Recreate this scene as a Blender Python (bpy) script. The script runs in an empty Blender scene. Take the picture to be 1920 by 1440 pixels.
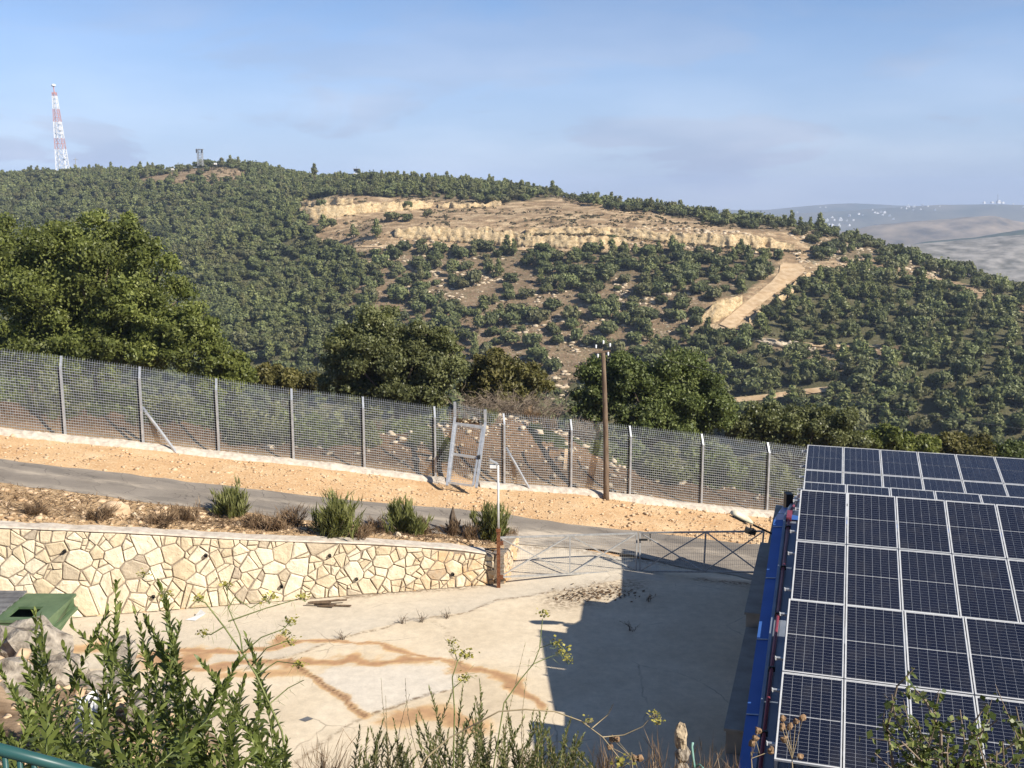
import bpy, math, random
import numpy as np
from mathutils import Vector, Matrix
R = math.radians
sc = bpy.context.scene
COL = sc.collection

# ------------------------------------------------------------------ camera
FPX, PITCH, CAMZ = 2000.0, R(10.0), 12.1          # focal length in px of a 1920 px wide frame; yard level is z = 0
cam = bpy.data.cameras.new('camera'); camo = bpy.data.objects.new('camera', cam); COL.objects.link(camo)
cam.sensor_width = 36.0; cam.lens = 36.0 * FPX / 1920.0; cam.clip_start = 0.1; cam.clip_end = 40000
camo.location = (0, 0, CAMZ); camo.rotation_euler = (R(90) - PITCH, 0, 0)
sc.camera = camo

# ------------------------------------------------------------------ sky and sun
LIGHT = Vector((-6.12, 3.94, -5.2)).normalized()   # direction the sunlight travels
SUN_EL = math.asin(-LIGHT.z); SUN_AZ = math.atan2(-LIGHT.x, -LIGHT.y)
w = bpy.data.worlds.new('World'); sc.world = w; w.use_nodes = True
nt = w.node_tree; nt.nodes.clear()
def wn(t): return nt.nodes.new(t)
out = wn('ShaderNodeOutputWorld'); bg = wn('ShaderNodeBackground'); sky = wn('ShaderNodeTexSky')
sky.sky_type = 'NISHITA'; sky.sun_disc = False; sky.sun_elevation = SUN_EL; sky.sun_rotation = SUN_AZ
sky.altitude = 2500; sky.air_density = 0.8; sky.dust_density = 0.0; sky.ozone_density = 2.6
bg.inputs['Strength'].default_value = 0.098
tc = wn('ShaderNodeTexCoord'); mp = wn('ShaderNodeMapping'); mp.inputs['Scale'].default_value = (1.6, 1.6, 7.0)
mp.inputs['Location'].default_value = (0.35, 0.2, 0.1)
nz = wn('ShaderNodeTexNoise'); nz.inputs['Scale'].default_value = 2.3; nz.inputs['Detail'].default_value = 7; nz.inputs['Roughness'].default_value = 0.55
nz.inputs['Distortion'].default_value = 0.4
rp = wn('ShaderNodeValToRGB'); rp.color_ramp.elements[0].position = 0.43; rp.color_ramp.elements[0].color = (0, 0, 0, 1)
rp.color_ramp.elements[1].position = 0.60; rp.color_ramp.elements[1].color = (1, 1, 1, 1)
sx = wn('ShaderNodeSeparateXYZ'); el = wn('ShaderNodeMapRange'); el.inputs[1].default_value = 0.21; el.inputs[2].default_value = 0.03
el.inputs[3].default_value = 0.0; el.inputs[4].default_value = 0.95
mu = wn('ShaderNodeMath'); mu.operation = 'MULTIPLY'
mix = wn('ShaderNodeMixRGB'); mix.inputs[2].default_value = (3.25, 3.7, 5.1, 1)
L = nt.links.new
L(tc.outputs['Generated'], mp.inputs[0]); L(mp.outputs[0], nz.inputs['Vector']); L(nz.outputs['Fac'], rp.inputs[0])
L(tc.outputs['Generated'], sx.inputs[0]); L(sx.outputs['Z'], el.inputs[0])
hzb = wn('ShaderNodeMapRange'); hzb.inputs[1].default_value = 0.17; hzb.inputs[2].default_value = 0.0; hzb.inputs[3].default_value = 0.0; hzb.inputs[4].default_value = 0.9   # low haze bank all round
ad = wn('ShaderNodeMath'); ad.operation = 'MAXIMUM'; ad.use_clamp = True; L(sx.outputs['Z'], hzb.inputs[0])
L(rp.outputs[0], mu.inputs[0]); L(el.outputs[0], mu.inputs[1]); L(mu.outputs[0], ad.inputs[0]); L(hzb.outputs[0], ad.inputs[1]); L(ad.outputs[0], mix.inputs[0])
nz2 = wn('ShaderNodeTexNoise'); nz2.inputs['Scale'].default_value = 3.1; nz2.inputs['Detail'].default_value = 5; L(mp.outputs[0], nz2.inputs['Vector'])
rp2 = wn('ShaderNodeValToRGB'); rp2.color_ramp.elements[0].position = 0.38; rp2.color_ramp.elements[0].color = (2.75, 3.2, 4.3, 1); rp2.color_ramp.elements[1].position = 0.66; rp2.color_ramp.elements[1].color = (4.0, 4.3, 5.2, 1)
L(nz2.outputs['Fac'], rp2.inputs[0]); L(rp2.outputs[0], mix.inputs[2])
L(sky.outputs[0], mix.inputs[1]); L(mix.outputs[0], bg.inputs['Color']); L(bg.outputs[0], out.inputs['Surface'])
sun = bpy.data.lights.new('sun', 'SUN'); suno = bpy.data.objects.new('sun', sun); COL.objects.link(suno)
sun.energy = 5.0; sun.angle = R(0.53); sun.color = (1.0, 0.93, 0.82)
suno.rotation_euler = LIGHT.to_track_quat('-Z', 'Y').to_euler(); suno.location = (30, -20, 60)
vs = sc.view_settings; vs.view_transform = 'Standard'; vs.look = 'None'; vs.gamma = 1.0; vs.exposure = 0.66; vs.use_curve_mapping = False
sc.render.engine = 'CYCLES'
sc.cycles.max_bounces = 5; sc.cycles.diffuse_bounces = 2; sc.cycles.glossy_bounces = 2; sc.cycles.transmission_bounces = 3
sc.cycles.volume_bounces = 0; sc.cycles.transparent_max_bounces = 4
sc.cycles.use_denoising = True; sc.cycles.caustics_reflective = False; sc.cycles.caustics_refractive = False

# ------------------------------------------------------------------ geometry of the view: a pixel is a direction only
CP, SP = math.cos(PITCH), math.sin(PITCH)
CAM = np.array([0, 0, CAMZ])
def ray(px, py):
    dx, dy = (px - 960) / FPX, (py - 720) / FPX
    return np.array([dx, CP - dy * SP, -SP - dy * CP])
def P(px, py, t): return CAM + t * ray(px, py)
def onz(px, py, z=0.0):
    d = ray(px, py); return CAM + d * (z - CAMZ) / d[2]
def project(x, y, z):
    zz = z - CAMZ; dep = y * CP - zz * SP; dn = -zz * CP - y * SP
    return 960 + FPX * x / dep, 720 + FPX * dn / dep, dep
def hit(px, py, fn, t0=4.0, t1=1500.0, step=1.02):
    d = ray(px, py); t = t0; last = t0
    while t < t1:
        p = CAM + d * t
        if p[2] <= fn(p[0], p[1]):
            a, b = last, t
            for _ in range(24):
                m = .5 * (a + b); q = CAM + d * m
                if q[2] <= fn(q[0], q[1]): b = m
                else: a = m
            return CAM + d * b
        last = t; t = t * step + 0.05
    return CAM + d * t1
rng = np.random.default_rng(11)
def sstep(a, b, x):
    t = np.clip((np.asarray(x, float) - a) / (b - a), 0, 1); return t * t * (3 - 2 * t)

# value noise for shaping geometry
_perm = np.random.default_rng(5).random((64, 64))
def vnoise(x, y):
    x = np.asarray(x, float); y = np.asarray(y, float)
    xi = np.floor(x).astype(int); yi = np.floor(y).astype(int); fx = x - xi; fy = y - yi
    fx = fx * fx * (3 - 2 * fx); fy = fy * fy * (3 - 2 * fy)
    g = lambda i, j: _perm[i % 64, j % 64]
    return (g(xi, yi) * (1 - fx) + g(xi + 1, yi) * fx) * (1 - fy) + (g(xi, yi + 1) * (1 - fx) + g(xi + 1, yi + 1) * fx) * fy
def fbm(x, y, o=4):
    s = 0; a = .5
    for k in range(o):
        s = s + a * vnoise(x * 2 ** k + 7.3 * k, y * 2 ** k + 3.1 * k); a *= .5
    return s

# ------------------------------------------------------------------ materials
def new_mat(name):
    m = bpy.data.materials.new(name); m.use_nodes = True
    return m, m.node_tree, m.node_tree.nodes['Principled BSDF']
def ramp(nt, fac, stops):
    r = nt.nodes.new('ShaderNodeValToRGB'); cr = r.color_ramp
    while len(cr.elements) < len(stops): cr.elements.new(0.5)
    for e, (p, c) in zip(cr.elements, stops):
        e.position = p; e.color = (c[0], c[1], c[2], 1) if not np.isscalar(c) else (c, c, c, 1)
    nt.links.new(fac, r.inputs[0]); return r.outputs[0]
def noise(nt, scale, detail=4, rough=.55, coord=None, dist=0.0, stretch=None):
    n = nt.nodes.new('ShaderNodeTexNoise'); n.inputs['Scale'].default_value = scale
    n.inputs['Detail'].default_value = detail; n.inputs['Roughness'].default_value = rough; n.inputs['Distortion'].default_value = dist
    if coord is None:
        g = nt.nodes.new('ShaderNodeNewGeometry'); coord = g.outputs['Position']
    if stretch:
        m = nt.nodes.new('ShaderNodeMapping'); m.inputs['Scale'].default_value = stretch
        nt.links.new(coord, m.inputs[0]); coord = m.outputs[0]
    nt.links.new(coord, n.inputs['Vector']); return n.outputs['Fac']
def mixc(nt, fac, a, b, mode='MIX'):
    m = nt.nodes.new('ShaderNodeMixRGB'); m.blend_type = mode
    for sock, v in ((m.inputs[0], fac), (m.inputs[1], a), (m.inputs[2], b)):
        if hasattr(v, 'is_linked') or isinstance(v, bpy.types.NodeSocket): nt.links.new(v, sock)
        elif np.isscalar(v): sock.default_value = v
        else: sock.default_value = (v[0], v[1], v[2], 1)
    return m.outputs[0]
def mth(nt, op, a, b=0.0, clamp=False):
    m = nt.nodes.new('ShaderNodeMath'); m.operation = op; m.use_clamp = clamp
    for sock, v in ((m.inputs[0], a), (m.inputs[1], b)):
        if isinstance(v, bpy.types.NodeSocket): nt.links.new(v, sock)
        else: sock.default_value = v
    return m.outputs[0]
def attr(nt, name):
    a = nt.nodes.new('ShaderNodeAttribute'); a.attribute_name = name; return a.outputs['Fac']
def bump(nt, bsdf, h, strength=.4, dist=.05):
    b = nt.nodes.new('ShaderNodeBump'); b.inputs['Strength'].default_value = strength; b.inputs['Distance'].default_value = dist
    nt.links.new(h, b.inputs['Height']); nt.links.new(b.outputs[0], bsdf.inputs['Normal'])
def simple(name, c1, c2, scale=3, rough=.7, metal=0.0, bmp=0.0, bdist=.02, objrand=0.0, detail=4, spec=.3, stretch=None):
    m, nt, b = new_mat(name)
    f = noise(nt, scale, detail, stretch=stretch)
    col = ramp(nt, f, [(.32, c1), (.68, c2)])
    if objrand:
        oi = nt.nodes.new('ShaderNodeObjectInfo')
        v = nt.nodes.new('ShaderNodeMapRange'); v.inputs[3].default_value = 1 - objrand; v.inputs[4].default_value = 1 + objrand * .6
        nt.links.new(oi.outputs['Random'], v.inputs[0])
        col = mixc(nt, 1.0, col, v.outputs[0], 'MULTIPLY')
    nt.links.new(col, b.inputs['Base Color']); b.inputs['Roughness'].default_value = rough; b.inputs['Metallic'].default_value = metal
    b.inputs['Specular IOR Level'].default_value = spec
    if bmp: bump(nt, b, f, bmp, bdist)
    return m
def leaf_mat(name, dark, light, tip=None, transl=.25, rough=.55, objrand=.0, patch=.35):
    m, nt, b = new_mat(name)
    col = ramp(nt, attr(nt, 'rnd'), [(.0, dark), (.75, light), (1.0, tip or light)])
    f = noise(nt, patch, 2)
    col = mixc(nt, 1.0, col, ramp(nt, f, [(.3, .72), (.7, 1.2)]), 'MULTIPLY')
    if objrand:
        oi = nt.nodes.new('ShaderNodeObjectInfo')
        v = nt.nodes.new('ShaderNodeMapRange'); v.inputs[3].default_value = 1 - objrand; v.inputs[4].default_value = 1 + objrand
        nt.links.new(oi.outputs['Random'], v.inputs[0]); col = mixc(nt, 1.0, col, v.outputs[0], 'MULTIPLY')
        wnz = nt.nodes.new('ShaderNodeTexWhiteNoise'); wnz.noise_dimensions = '1D'; nt.links.new(oi.outputs['Random'], wnz.inputs['W']); col = mixc(nt, ramp(nt, wnz.outputs['Value'], [(.55, 0), (1.0, .6)]), col, (.155, .140, .066))
    nt.links.new(col, b.inputs['Base Color']); b.inputs['Roughness'].default_value = rough; b.inputs['Specular IOR Level'].default_value = .25
    if transl:
        t = nt.nodes.new('ShaderNodeBsdfTranslucent'); nt.links.new(mixc(nt, 1.0, col, (1.15, 1.2, .6), 'MULTIPLY'), t.inputs[0])
        ms = nt.nodes.new('ShaderNodeMixShader'); ms.inputs[0].default_value = transl
        nt.links.new(b.outputs[0], ms.inputs[1]); nt.links.new(t.outputs[0], ms.inputs[2])
        nt.links.new(ms.outputs[0], nt.nodes['Material Output'].inputs['Surface'])
    return m

# ------------------------------------------------------------------ mesh helpers
class MB:
    def __init__(s): s.v = []; s.f = []; s.n = 0; s.att = []
    def add(s, V, F, a=None):
        V = np.asarray(V, float); s.v.append(V); s.f.append([tuple(i + s.n for i in f) for f in F]) ; s.n += len(V)
        s.att.append(np.zeros(len(V)) if a is None else np.broadcast_to(a, (len(V),)))
        return s
    def box(s, c, size, rot=None):
        h = np.array(size) / 2.; V = np.array([[x, y, z] for x in (-1, 1) for y in (-1, 1) for z in (-1, 1)]) * h
        if rot is not None: V = V @ np.array(rot).T
        return s.add(V + np.array(c), BOXF)
    def bar(s, p, q, w, h=None, up=(0, 0, 1)):
        p = np.array(p, float); q = np.array(q, float); d = q - p; n = np.linalg.norm(d)
        if n < 1e-9: return s
        d /= n; u = np.array(up, float)
        if abs(d @ u) > .98: u = np.array([0, 1., 0])
        a = np.cross(d, u); a /= np.linalg.norm(a); b = np.cross(a, d); h = w if h is None else h
        V = [r + a * sx * w / 2 + b * sy * h / 2 for r in (p, q) for sx in (-1, 1) for sy in (-1, 1)]
        return s.add(V, BOXF)
    def tube(s, pts, rad, n=6, cap=True):
        pts = np.array(pts, float); m = len(pts); rad = np.broadcast_to(rad, (m,)); V = []
        prev = None
        for i in range(m):
            d = pts[min(i + 1, m - 1)] - pts[max(i - 1, 0)]; d = d / (np.linalg.norm(d) + 1e-12)
            if prev is None:
                u = np.array([0, 0, 1.]) if abs(d[2]) < .9 else np.array([1., 0, 0])
            else: u = prev
            a = np.cross(d, np.cross(u, d)); a /= np.linalg.norm(a) + 1e-12; prev = a; b = np.cross(d, a)
            for k in range(n):
                t = 2 * math.pi * k / n; V.append(pts[i] + rad[i] * (a * math.cos(t) + b * math.sin(t)))
        F = [(i * n + k, i * n + (k + 1) % n, (i + 1) * n + (k + 1) % n, (i + 1) * n + k) for i in range(m - 1) for k in range(n)]
        if cap: F += [tuple(range(n - 1, -1, -1)), tuple(range((m - 1) * n, m * n))]
        return s.add(V, F)
    def build(s, name, mat, parent=None, smooth=False, att=None):
        V = np.concatenate(s.v) if s.v else np.zeros((0, 3)); F = [f for l in s.f for f in l]
        o = mesh_obj(name, V, F, mat, parent, smooth)
        if att:
            a = o.data.attributes.new(att, 'FLOAT', 'POINT'); a.data.foreach_set('value', np.concatenate(s.att).astype(np.float32))
        return o
BOXF = [(0, 1, 3, 2), (4, 6, 7, 5), (0, 4, 5, 1), (2, 3, 7, 6), (0, 2, 6, 4), (1, 5, 7, 3)]
def mesh_data(name, V, F, mat, smooth=False):
    me = bpy.data.meshes.new(name)
    V = np.ascontiguousarray(V, dtype=np.float32)
    if isinstance(F, np.ndarray):
        n, k = F.shape; me.vertices.add(len(V)); me.vertices.foreach_set('co', V.ravel())
        me.loops.add(n * k); me.loops.foreach_set('vertex_index', F.astype(np.int32).ravel())
        me.polygons.add(n); me.polygons.foreach_set('loop_start', np.arange(0, n * k, k, dtype=np.int32))
        me.polygons.foreach_set('loop_total', np.full(n, k, np.int32)); me.update(calc_edges=True)
    else:
        me.from_pydata(V.tolist(), [], F); me.update()
    if mat: me.materials.append(mat)
    if smooth: me.polygons.foreach_set('use_smooth', np.ones(len(me.polygons), bool))
    return me
def mesh_obj(name, V, F, mat, parent=None, smooth=False):
    V = np.asarray(V, float)
    if parent is not None:
        p = parent; off = np.zeros(3)
        while p is not None: off = off + np.array(p.location); p = p.parent
        V = V - off
    o = bpy.data.objects.new(name, mesh_data(name, V, F, mat, smooth)); COL.objects.link(o)
    if parent is not None: o.parent = parent
    return o
def set_attr(o, name, vals):
    a = o.data.attributes.new(name, 'FLOAT', 'POINT'); a.data.foreach_set('value', np.asarray(vals, np.float32).ravel())
def tag(o, label=None, cat=None, group=None, kind=None):
    if label: o['label'] = label
    if cat: o['category'] = cat
    if group: o['group'] = group
    if kind: o['kind'] = kind
    return o
def thing(name, label, cat, loc=(0, 0, 0), group=None):
    o = bpy.data.objects.new(name, None); COL.objects.link(o); o.location = tuple(float(c) for c in loc); o.empty_display_size = .2
    return tag(o, label, cat, group)
def struct(o): return tag(o, kind='structure')
def grid_mesh(name, X, Y, Z, mat, smooth=True):
    r, c = X.shape; V = np.stack([X, Y, Z], -1).reshape(-1, 3)
    i = np.arange(r * c).reshape(r, c)
    F = np.stack([i[:-1, :-1], i[:-1, 1:], i[1:, 1:], i[1:, :-1]], -1).reshape(-1, 4)
    return mesh_obj(name, V, F, mat, None, smooth)
def rock_vf(c, s, seed, sub=2, flat=.7, rough=.35):
    r = np.random.default_rng(seed); V, F = ICO[sub]
    V = V.copy(); d = np.ones(len(V))
    for k in range(7):                                   # chop with random planes: faceted limestone
        n = r.normal(size=3); n /= np.linalg.norm(n); h = r.uniform(.55, .9); q = V @ n
        V = np.where((q > h)[:, None], V - np.outer(q - h, n), V)
    q3 = V * 2.6 + seed % 17; lump = (vnoise(q3[:, 0] + q3[:, 2] * .7, q3[:, 1] - q3[:, 2] * .6) - .5)[:, None]
    V = V * (1 + rough * .35 * (r.random(len(V))[:, None] - .5) + rough * .5 * lump) * np.array(s) * np.array([1, 1, flat])
    a = r.uniform(0, 6.28); ca, sa = math.cos(a), math.sin(a)
    V = V @ np.array([[ca, -sa, 0], [sa, ca, 0], [0, 0, 1]]).T
    return V + np.array(c), F
def _ico():
    import bmesh
    d = {}
    for k in (1, 2, 3):
        bm = bmesh.new(); bmesh.ops.create_icosphere(bm, subdivisions=k, radius=1); bm.verts.ensure_lookup_table()
        d[k] = (np.array([v.co[:] for v in bm.verts]), [tuple(v.index for v in f.verts) for f in bm.faces]); bm.free()
    return d
ICO = _ico()
def leaf_quads(C, N, S, r, aspect=.5, fold=.0):
    """diamond leaves: centre C, normal N, half length S"""
    n = len(C); T = r.normal(size=(n, 3)); T -= (T * N).sum(1)[:, None] * N; T /= np.linalg.norm(T, axis=1)[:, None] + 1e-9
    B = np.cross(N, T); S = np.broadcast_to(S, (n,))[:, None]
    V = np.stack([C + T * S, C + B * S * aspect + N * S * fold, C - T * S, C - B * S * aspect + N * S * fold], 1).reshape(-1, 3)
    return V, np.arange(4 * n).reshape(n, 4)
def lobes_to_leaves(lobes, n, r, rmix=.55, shell=.7):
    """lobes: (centre, radii). Points spread over the lobes' shells, mostly on their outsides"""
    C = np.array([l[0] for l in lobes]); Q = np.array([l[1] for l in lobes]); wgt = (Q.prod(1)) ** (2 / 3.); wgt /= wgt.sum()
    k = r.choice(len(lobes), n, p=wgt); d = r.normal(size=(n, 3)); d /= np.linalg.norm(d, axis=1)[:, None]
    rad = shell + (1 - shell) * r.random(n) ** .6
    pts = C[k] + d * Q[k] * rad[:, None] * (1 + .17 * r.normal(size=n))[:, None]
    N = d / Q[k]; N /= np.linalg.norm(N, axis=1)[:, None]; N = N * (1 - rmix) + r.normal(size=(n, 3)) * rmix * .8; N /= np.linalg.norm(N, axis=1)[:, None]
    return pts, N, k
# ================================================================== THE SETTING
# fence posts: base pixel, top pixel; distance from their 3 m height
POSTS = [(-178, 792, 634), (-28, 806, 650), (123, 822, 668), (269, 836, 688), (411, 853, 710), (551, 866, 729), (684, 882, 744), (817, 900, 762),
         (946, 912, 775), (1071, 920, 786), (1181, 933, 798), (1315, 951, 813), (1438, 963, 829), (1560, 978, 845), (1682, 995, 862), (1805, 1012, 880), (1930, 1030, 897), (2060, 1046, 914)]
def fence_t(px): return 40 + 5.5 * (px - 120) / 1317.
PB = np.array([P(px, py, fence_t(px)) for px, py, _ in POSTS])          # post bases
PH = np.array([(by - ty) * fence_t(px) / FPX * 1.0 for px, by, ty in POSTS])
def Lf(x): return np.interp(x, PB[:, 0], PB[:, 2])
def Ly(x): return np.interp(x, PB[:, 0], PB[:, 1])                        # fence line

# stone retaining wall: foot on the yard, top from the picture
WA, WB = onz(0, 1170)[:2], onz(928, 1096)[:2]
wd = (WB - WA) / np.linalg.norm(WB - WA); wn_ = np.array([wd[1], -wd[0]])   # wn_ points to the yard
WL0, WL1 = -6.0, float(np.linalg.norm(WB - WA))                             # along-wall range
def wall_pt(s): return WA + wd * s
def wall_top_px(px, py):
    d = ray(px, py); n = np.array([wn_[0], wn_[1], 0]); o = np.array([WA[0], WA[1], 0]); t = ((o - CAM) @ n) / (d @ n); p = CAM + d * t
    return (p[:2] - WA) @ wd, p[2]
_wt = [wall_top_px(*q) for q in ((0, 988), (240, 998), (480, 1012), (700, 1019), (860, 1030), (928, 1040))]
WTS = np.array([a for a, _ in _wt]); WTZ = np.array([b for _, b in _wt])
WTS = np.concatenate([[WL0 - 4], WTS]); WTZ = np.concatenate([[WTZ[0] + .18 * (WTS[1] - WTS[0]) * .6], WTZ])
def wall_top(s): return np.interp(s, WTS, WTZ)
GX, GY = WB[0], WB[1]                                                       # gate post stands at the wall's end
def wall_y(x): return WA[1] + (x - WA[0]) * wd[1] / wd[0]
def G(x, y):
    """ground near the road, yard at 0"""
    x = np.asarray(x, float); y = np.asarray(y, float)
    up = Lf(x)
    s = (x - WA[0]) / wd[0]
    dw = y - wall_y(x)
    berm = wall_top(s) - .06
    upper = berm + (up - berm) * sstep(.3, 2.6, dw) + .12 * sstep(.3, .9, dw) * sstep(2.4, 1.2, dw)
    lower = up * sstep(GY - .4, GY + 3.2, y)
    xr = GX + .25 + .16 * np.maximum(y - GY, 0)                            # the wall's short return
    right = sstep(xr - .12, xr + .12, x)
    beh = sstep(.12, .34, dw)
    g = upper * beh * (1 - right) + lower * right
    # behind the fence: spoil mound, then the slope into the valley
    d = y - Ly(x)
    m = 1.75 * np.exp(-((x + .2) / 4.2) ** 2) * sstep(.5, 3.2, d) * sstep(11, 5, d) + .35 * sstep(-9, -13, x) * sstep(.4, 1.6, d) * sstep(7, 3, d) * (.5 + fbm(x * .6, y * .6))
    m = m + .5 * sstep(.4, 2., d) * sstep(7, 3, d) * fbm(x * .8, y * .8) * 1.2
    g = g + np.where(d > 0, m, 0) - np.where(d > 3, .30 * (d - 3) * sstep(3, 14, d), 0)
    return g

# ---- the hill across the valley: heights from a few sighted points (pixel, distance)
HP = [(100,760,320),(450,760,300),(700,760,298),(1000,760,292),(1300,760,284),(1600,790,262),(1900,820,245),
 (560,680,325),(800,650,330),(1100,650,325),(1300,650,318),(1500,650,312),(1700,650,305),(1900,650,300),
 (1365,610,330),(1430,550,350),(1500,500,374),
 (450,560,390),(700,560,364),(900,560,359),(1100,560,353),(1300,550,350),(1650,560,345),(1900,600,325),
 (350,450,480),(600,480,422),(800,480,398),(1000,475,395),(1200,475,390),(1400,475,386),(1650,500,385),
 (600,400,455),(800,397,462),(1000,387,468),(1100,382,470),(700,440,415),(900,440,412),(1100,435,411),(1300,438,408),(1450,445,408),
 (0,333,660),(100,329,660),(250,326,650),(340,318,635),(430,312,620),(500,334,605),(700,338,575),(900,352,545),(1000,361,525),(1100,377,492),
 (1250,399,470),(1370,416,452),(1500,428,432),(1600,455,416),(1700,486,402),(1800,514,388),(1920,557,368),
 (0,400,560),(200,400,540),(300,500,440),(100,500,460),(0,600,385),(200,650,345),(450,400,520),(1560,480,392),
 (2250,640,340),(2250,800,250),(-350,335,690),(-350,500,460),(-350,700,335),(2050,600,350)]
hp = np.array([P(*q) for q in HP])
ext = []
for q in HP:
    if q in ((0,333,660),(250,326,650),(430,312,620),(700,338,575),(900,352,545),(1100,377,492),(1250,399,470),(1370,416,452),(1500,428,432),(1600,455,416),(1800,514,388),(1920,557,368),(-350,335,690)):
        p = P(*q)
        for k, drop in ((1.12, 7), (1.35, 36), (1.7, 80)): ext.append([p[0] * k, p[1] * k, p[2] - drop])
for xx in (-140, -90, -40, 10, 60, 110, 160):
    ext += [[xx * 1.3, 205, -58 - .02 * xx], [xx * .8, 140, -38], [xx * .6, 90, -20]]
hp = np.concatenate([hp, np.array(ext)])
def _tps(D): return np.where(D > 0, D * D * np.log(D + 1e-12), 0)
_S = 100.0
_A = hp[:, :2] / _S; _K = _tps(np.linalg.norm(_A[:, None] - _A[None], axis=2)) + np.eye(len(_A)) * .004
_Pm = np.concatenate([np.ones((len(_A), 1)), _A], 1)
_M = np.block([[_K, _Pm], [_Pm.T, np.zeros((3, 3))]]); _w = np.linalg.solve(_M, np.concatenate([hp[:, 2], np.zeros(3)]))
def tps(x, y):
    x = np.asarray(x, float); sh = x.shape; q = np.stack([x.ravel(), np.broadcast_to(y, sh).ravel()], -1) / _S
    o = np.empty(len(q))
    for i in range(0, len(q), 20000):
        c = q[i:i + 20000]; o[i:i + 20000] = _tps(np.linalg.norm(c[:, None] - _A[None], axis=2)) @ _w[:-3] + _w[-3] + c @ _w[-2:]
    return o.reshape(sh)
def H(x, y):
    x = np.asarray(x, float); y = np.broadcast_to(np.asarray(y, float), x.shape)
    near = G(np.clip(x, -40, 40), np.minimum(y, 60)) - .33 * np.maximum(y - 60, 0)
    wgt = sstep(70, 150, y)
    far = tps(x, y) + sstep(180, 280, y) * ((fbm(x * .05, y * .05) - .5) * 2.4 + (fbm(x * .3 + 9, y * .3) - .5) * .9)
    return near * (1 - wgt) + far * wgt

# ---- regions of the hill, drawn where they are seen (px, py)
def inpoly(poly, px, py):
    px = np.asarray(px, float); py = np.asarray(py, float); c = np.zeros(px.shape, bool); n = len(poly)
    for i in range(n):
        x1, y1 = poly[i]; x2, y2 = poly[(i + 1) % n]
        cond = ((y1 > py) != (y2 > py)) & (px < (x2 - x1) * (py - y1) / (y2 - y1 + 1e-12) + x1); c ^= cond
    return c
PLATEAU = [(556,378),(640,366),(800,372),(945,383),(1040,370),(1120,378),(1250,404),(1360,426),(1490,436),(1530,470),(1510,494),(1440,476),(1250,470),(1000,470),(840,462),(720,470),(640,470),(585,440)]
ROADZ = [(1300,604),(1335,562),(1376,556),(1400,548),(1452,505),(1465,482),(1545,498),(1515,528),(1440,582),(1375,632),(1330,618)]
TRACK = [(1500,500),(1560,484),(1640,486),(1720,505),(1800,530),(1925,575),(1925,588),(1800,548),(1700,525),(1620,505),(1540,505),(1510,515)]
SPARSE = [(640,500),(760,478),(1000,486),(1330,560),(1310,640),(1180,660),(1060,730),(960,700),(860,620),(700,580)]
BARE1 = [(1020,650),(1110,650),(1130,700),(1060,770),(1000,720)]
TERR = [(1400,626),(1500,645),(1690,650),(1700,680),(1600,700),(1560,680),(1420,650)]
BARE2 = [(1360,735),(1500,715),(1640,715),(1640,735),(1500,765),(1390,765)]
SUMMIT = [(255,335),(300,318),(430,312),(470,330),(440,348),(300,352)]
RIDGEB = [(1040,366),(1130,380),(1380,420),(1500,428),(1600,455),(1560,470),(1480,440),(1360,428),(1240,405),(1120,392)]

# ------------------------------------------------------------------ terrain materials
def hill_mat():
    m, nt, b = new_mat('hillside_soil')
    f = noise(nt, .09, 5, .6); g = noise(nt, 1.1, 4, .65)
    col = ramp(nt, f, [(.3, (.135, .092, .058)), (.5, (.21, .145, .092)), (.72, (.16, .125, .072))])
    col = mixc(nt, ramp(nt, g, [(.50, 0), (.62, 1)]), col, (.105, .10, .055))              # dry scrub
    rk = noise(nt, .55, 5, .7, stretch=(1, 1, 4))
    col = mixc(nt, ramp(nt, rk, [(.57, 0), (.64, 1)]), col, (.42, .36, .27))              # limestone outcrops
    col = mixc(nt, mth(nt, 'MULTIPLY', attr(nt, 'under'), ramp(nt, g, [(.3, .95), (.66, .6)]), True), col, (.085, .088, .040))     # low green undergrowth of the dense wood
    pl = attr(nt, 'bare'); pg = noise(nt, .16, 5, .65, stretch=(1, 1.6, 1))
    pc = ramp(nt, pg, [(.34, (.19, .135, .08)), (.47, (.32, .215, .125)), (.62, (.56, .42, .26))])
    sp = noise(nt, 1.6, 3, .7); pc = mixc(nt, ramp(nt, sp, [(.52, 0), (.6, .8)]), pc, (.17, .14, .08))
    col = mixc(nt, mth(nt, 'MULTIPLY', pl, 1.0, True), col, pc)
    nt.links.new(col, b.inputs['Base Color']); b.inputs['Roughness'].default_value = .95; b.inputs['Specular IOR Level'].default_value = .1
    bump(nt, b, g, .7, .6); return m
def dirt_mat():
    m, nt, b = new_mat('orange_gravel_dirt')
    f = noise(nt, .7, 5, .6); g = noise(nt, 9, 4, .75); v = noise(nt, 30, 2, .6)
    col = ramp(nt, f, [(.3, (.51, .31, .155)), (.55, (.61, .405, .22)), (.75, (.67, .51, .32))])
    col = mixc(nt, ramp(nt, g, [(.52, 0), (.66, .75)]), col, (.74, .58, .37))
    col = mixc(nt, ramp(nt, v, [(.55, 0), (.68, .5)]), col, (.30, .16, .07))
    sp = attr(nt, 'soil')                                                                # red earth and litter behind the fence
    ec = ramp(nt, g, [(.35, (.075, .048, .028)), (.55, (.17, .10, .052)), (.74, (.30, .21, .13))])
    col = mixc(nt, sp, col, ec)
    nt.links.new(col, b.inputs['Base Color']); b.inputs['Roughness'].default_value = .95; b.inputs['Specular IOR Level'].default_value = .1
    bump(nt, b, g, .8, .06); return m
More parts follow.
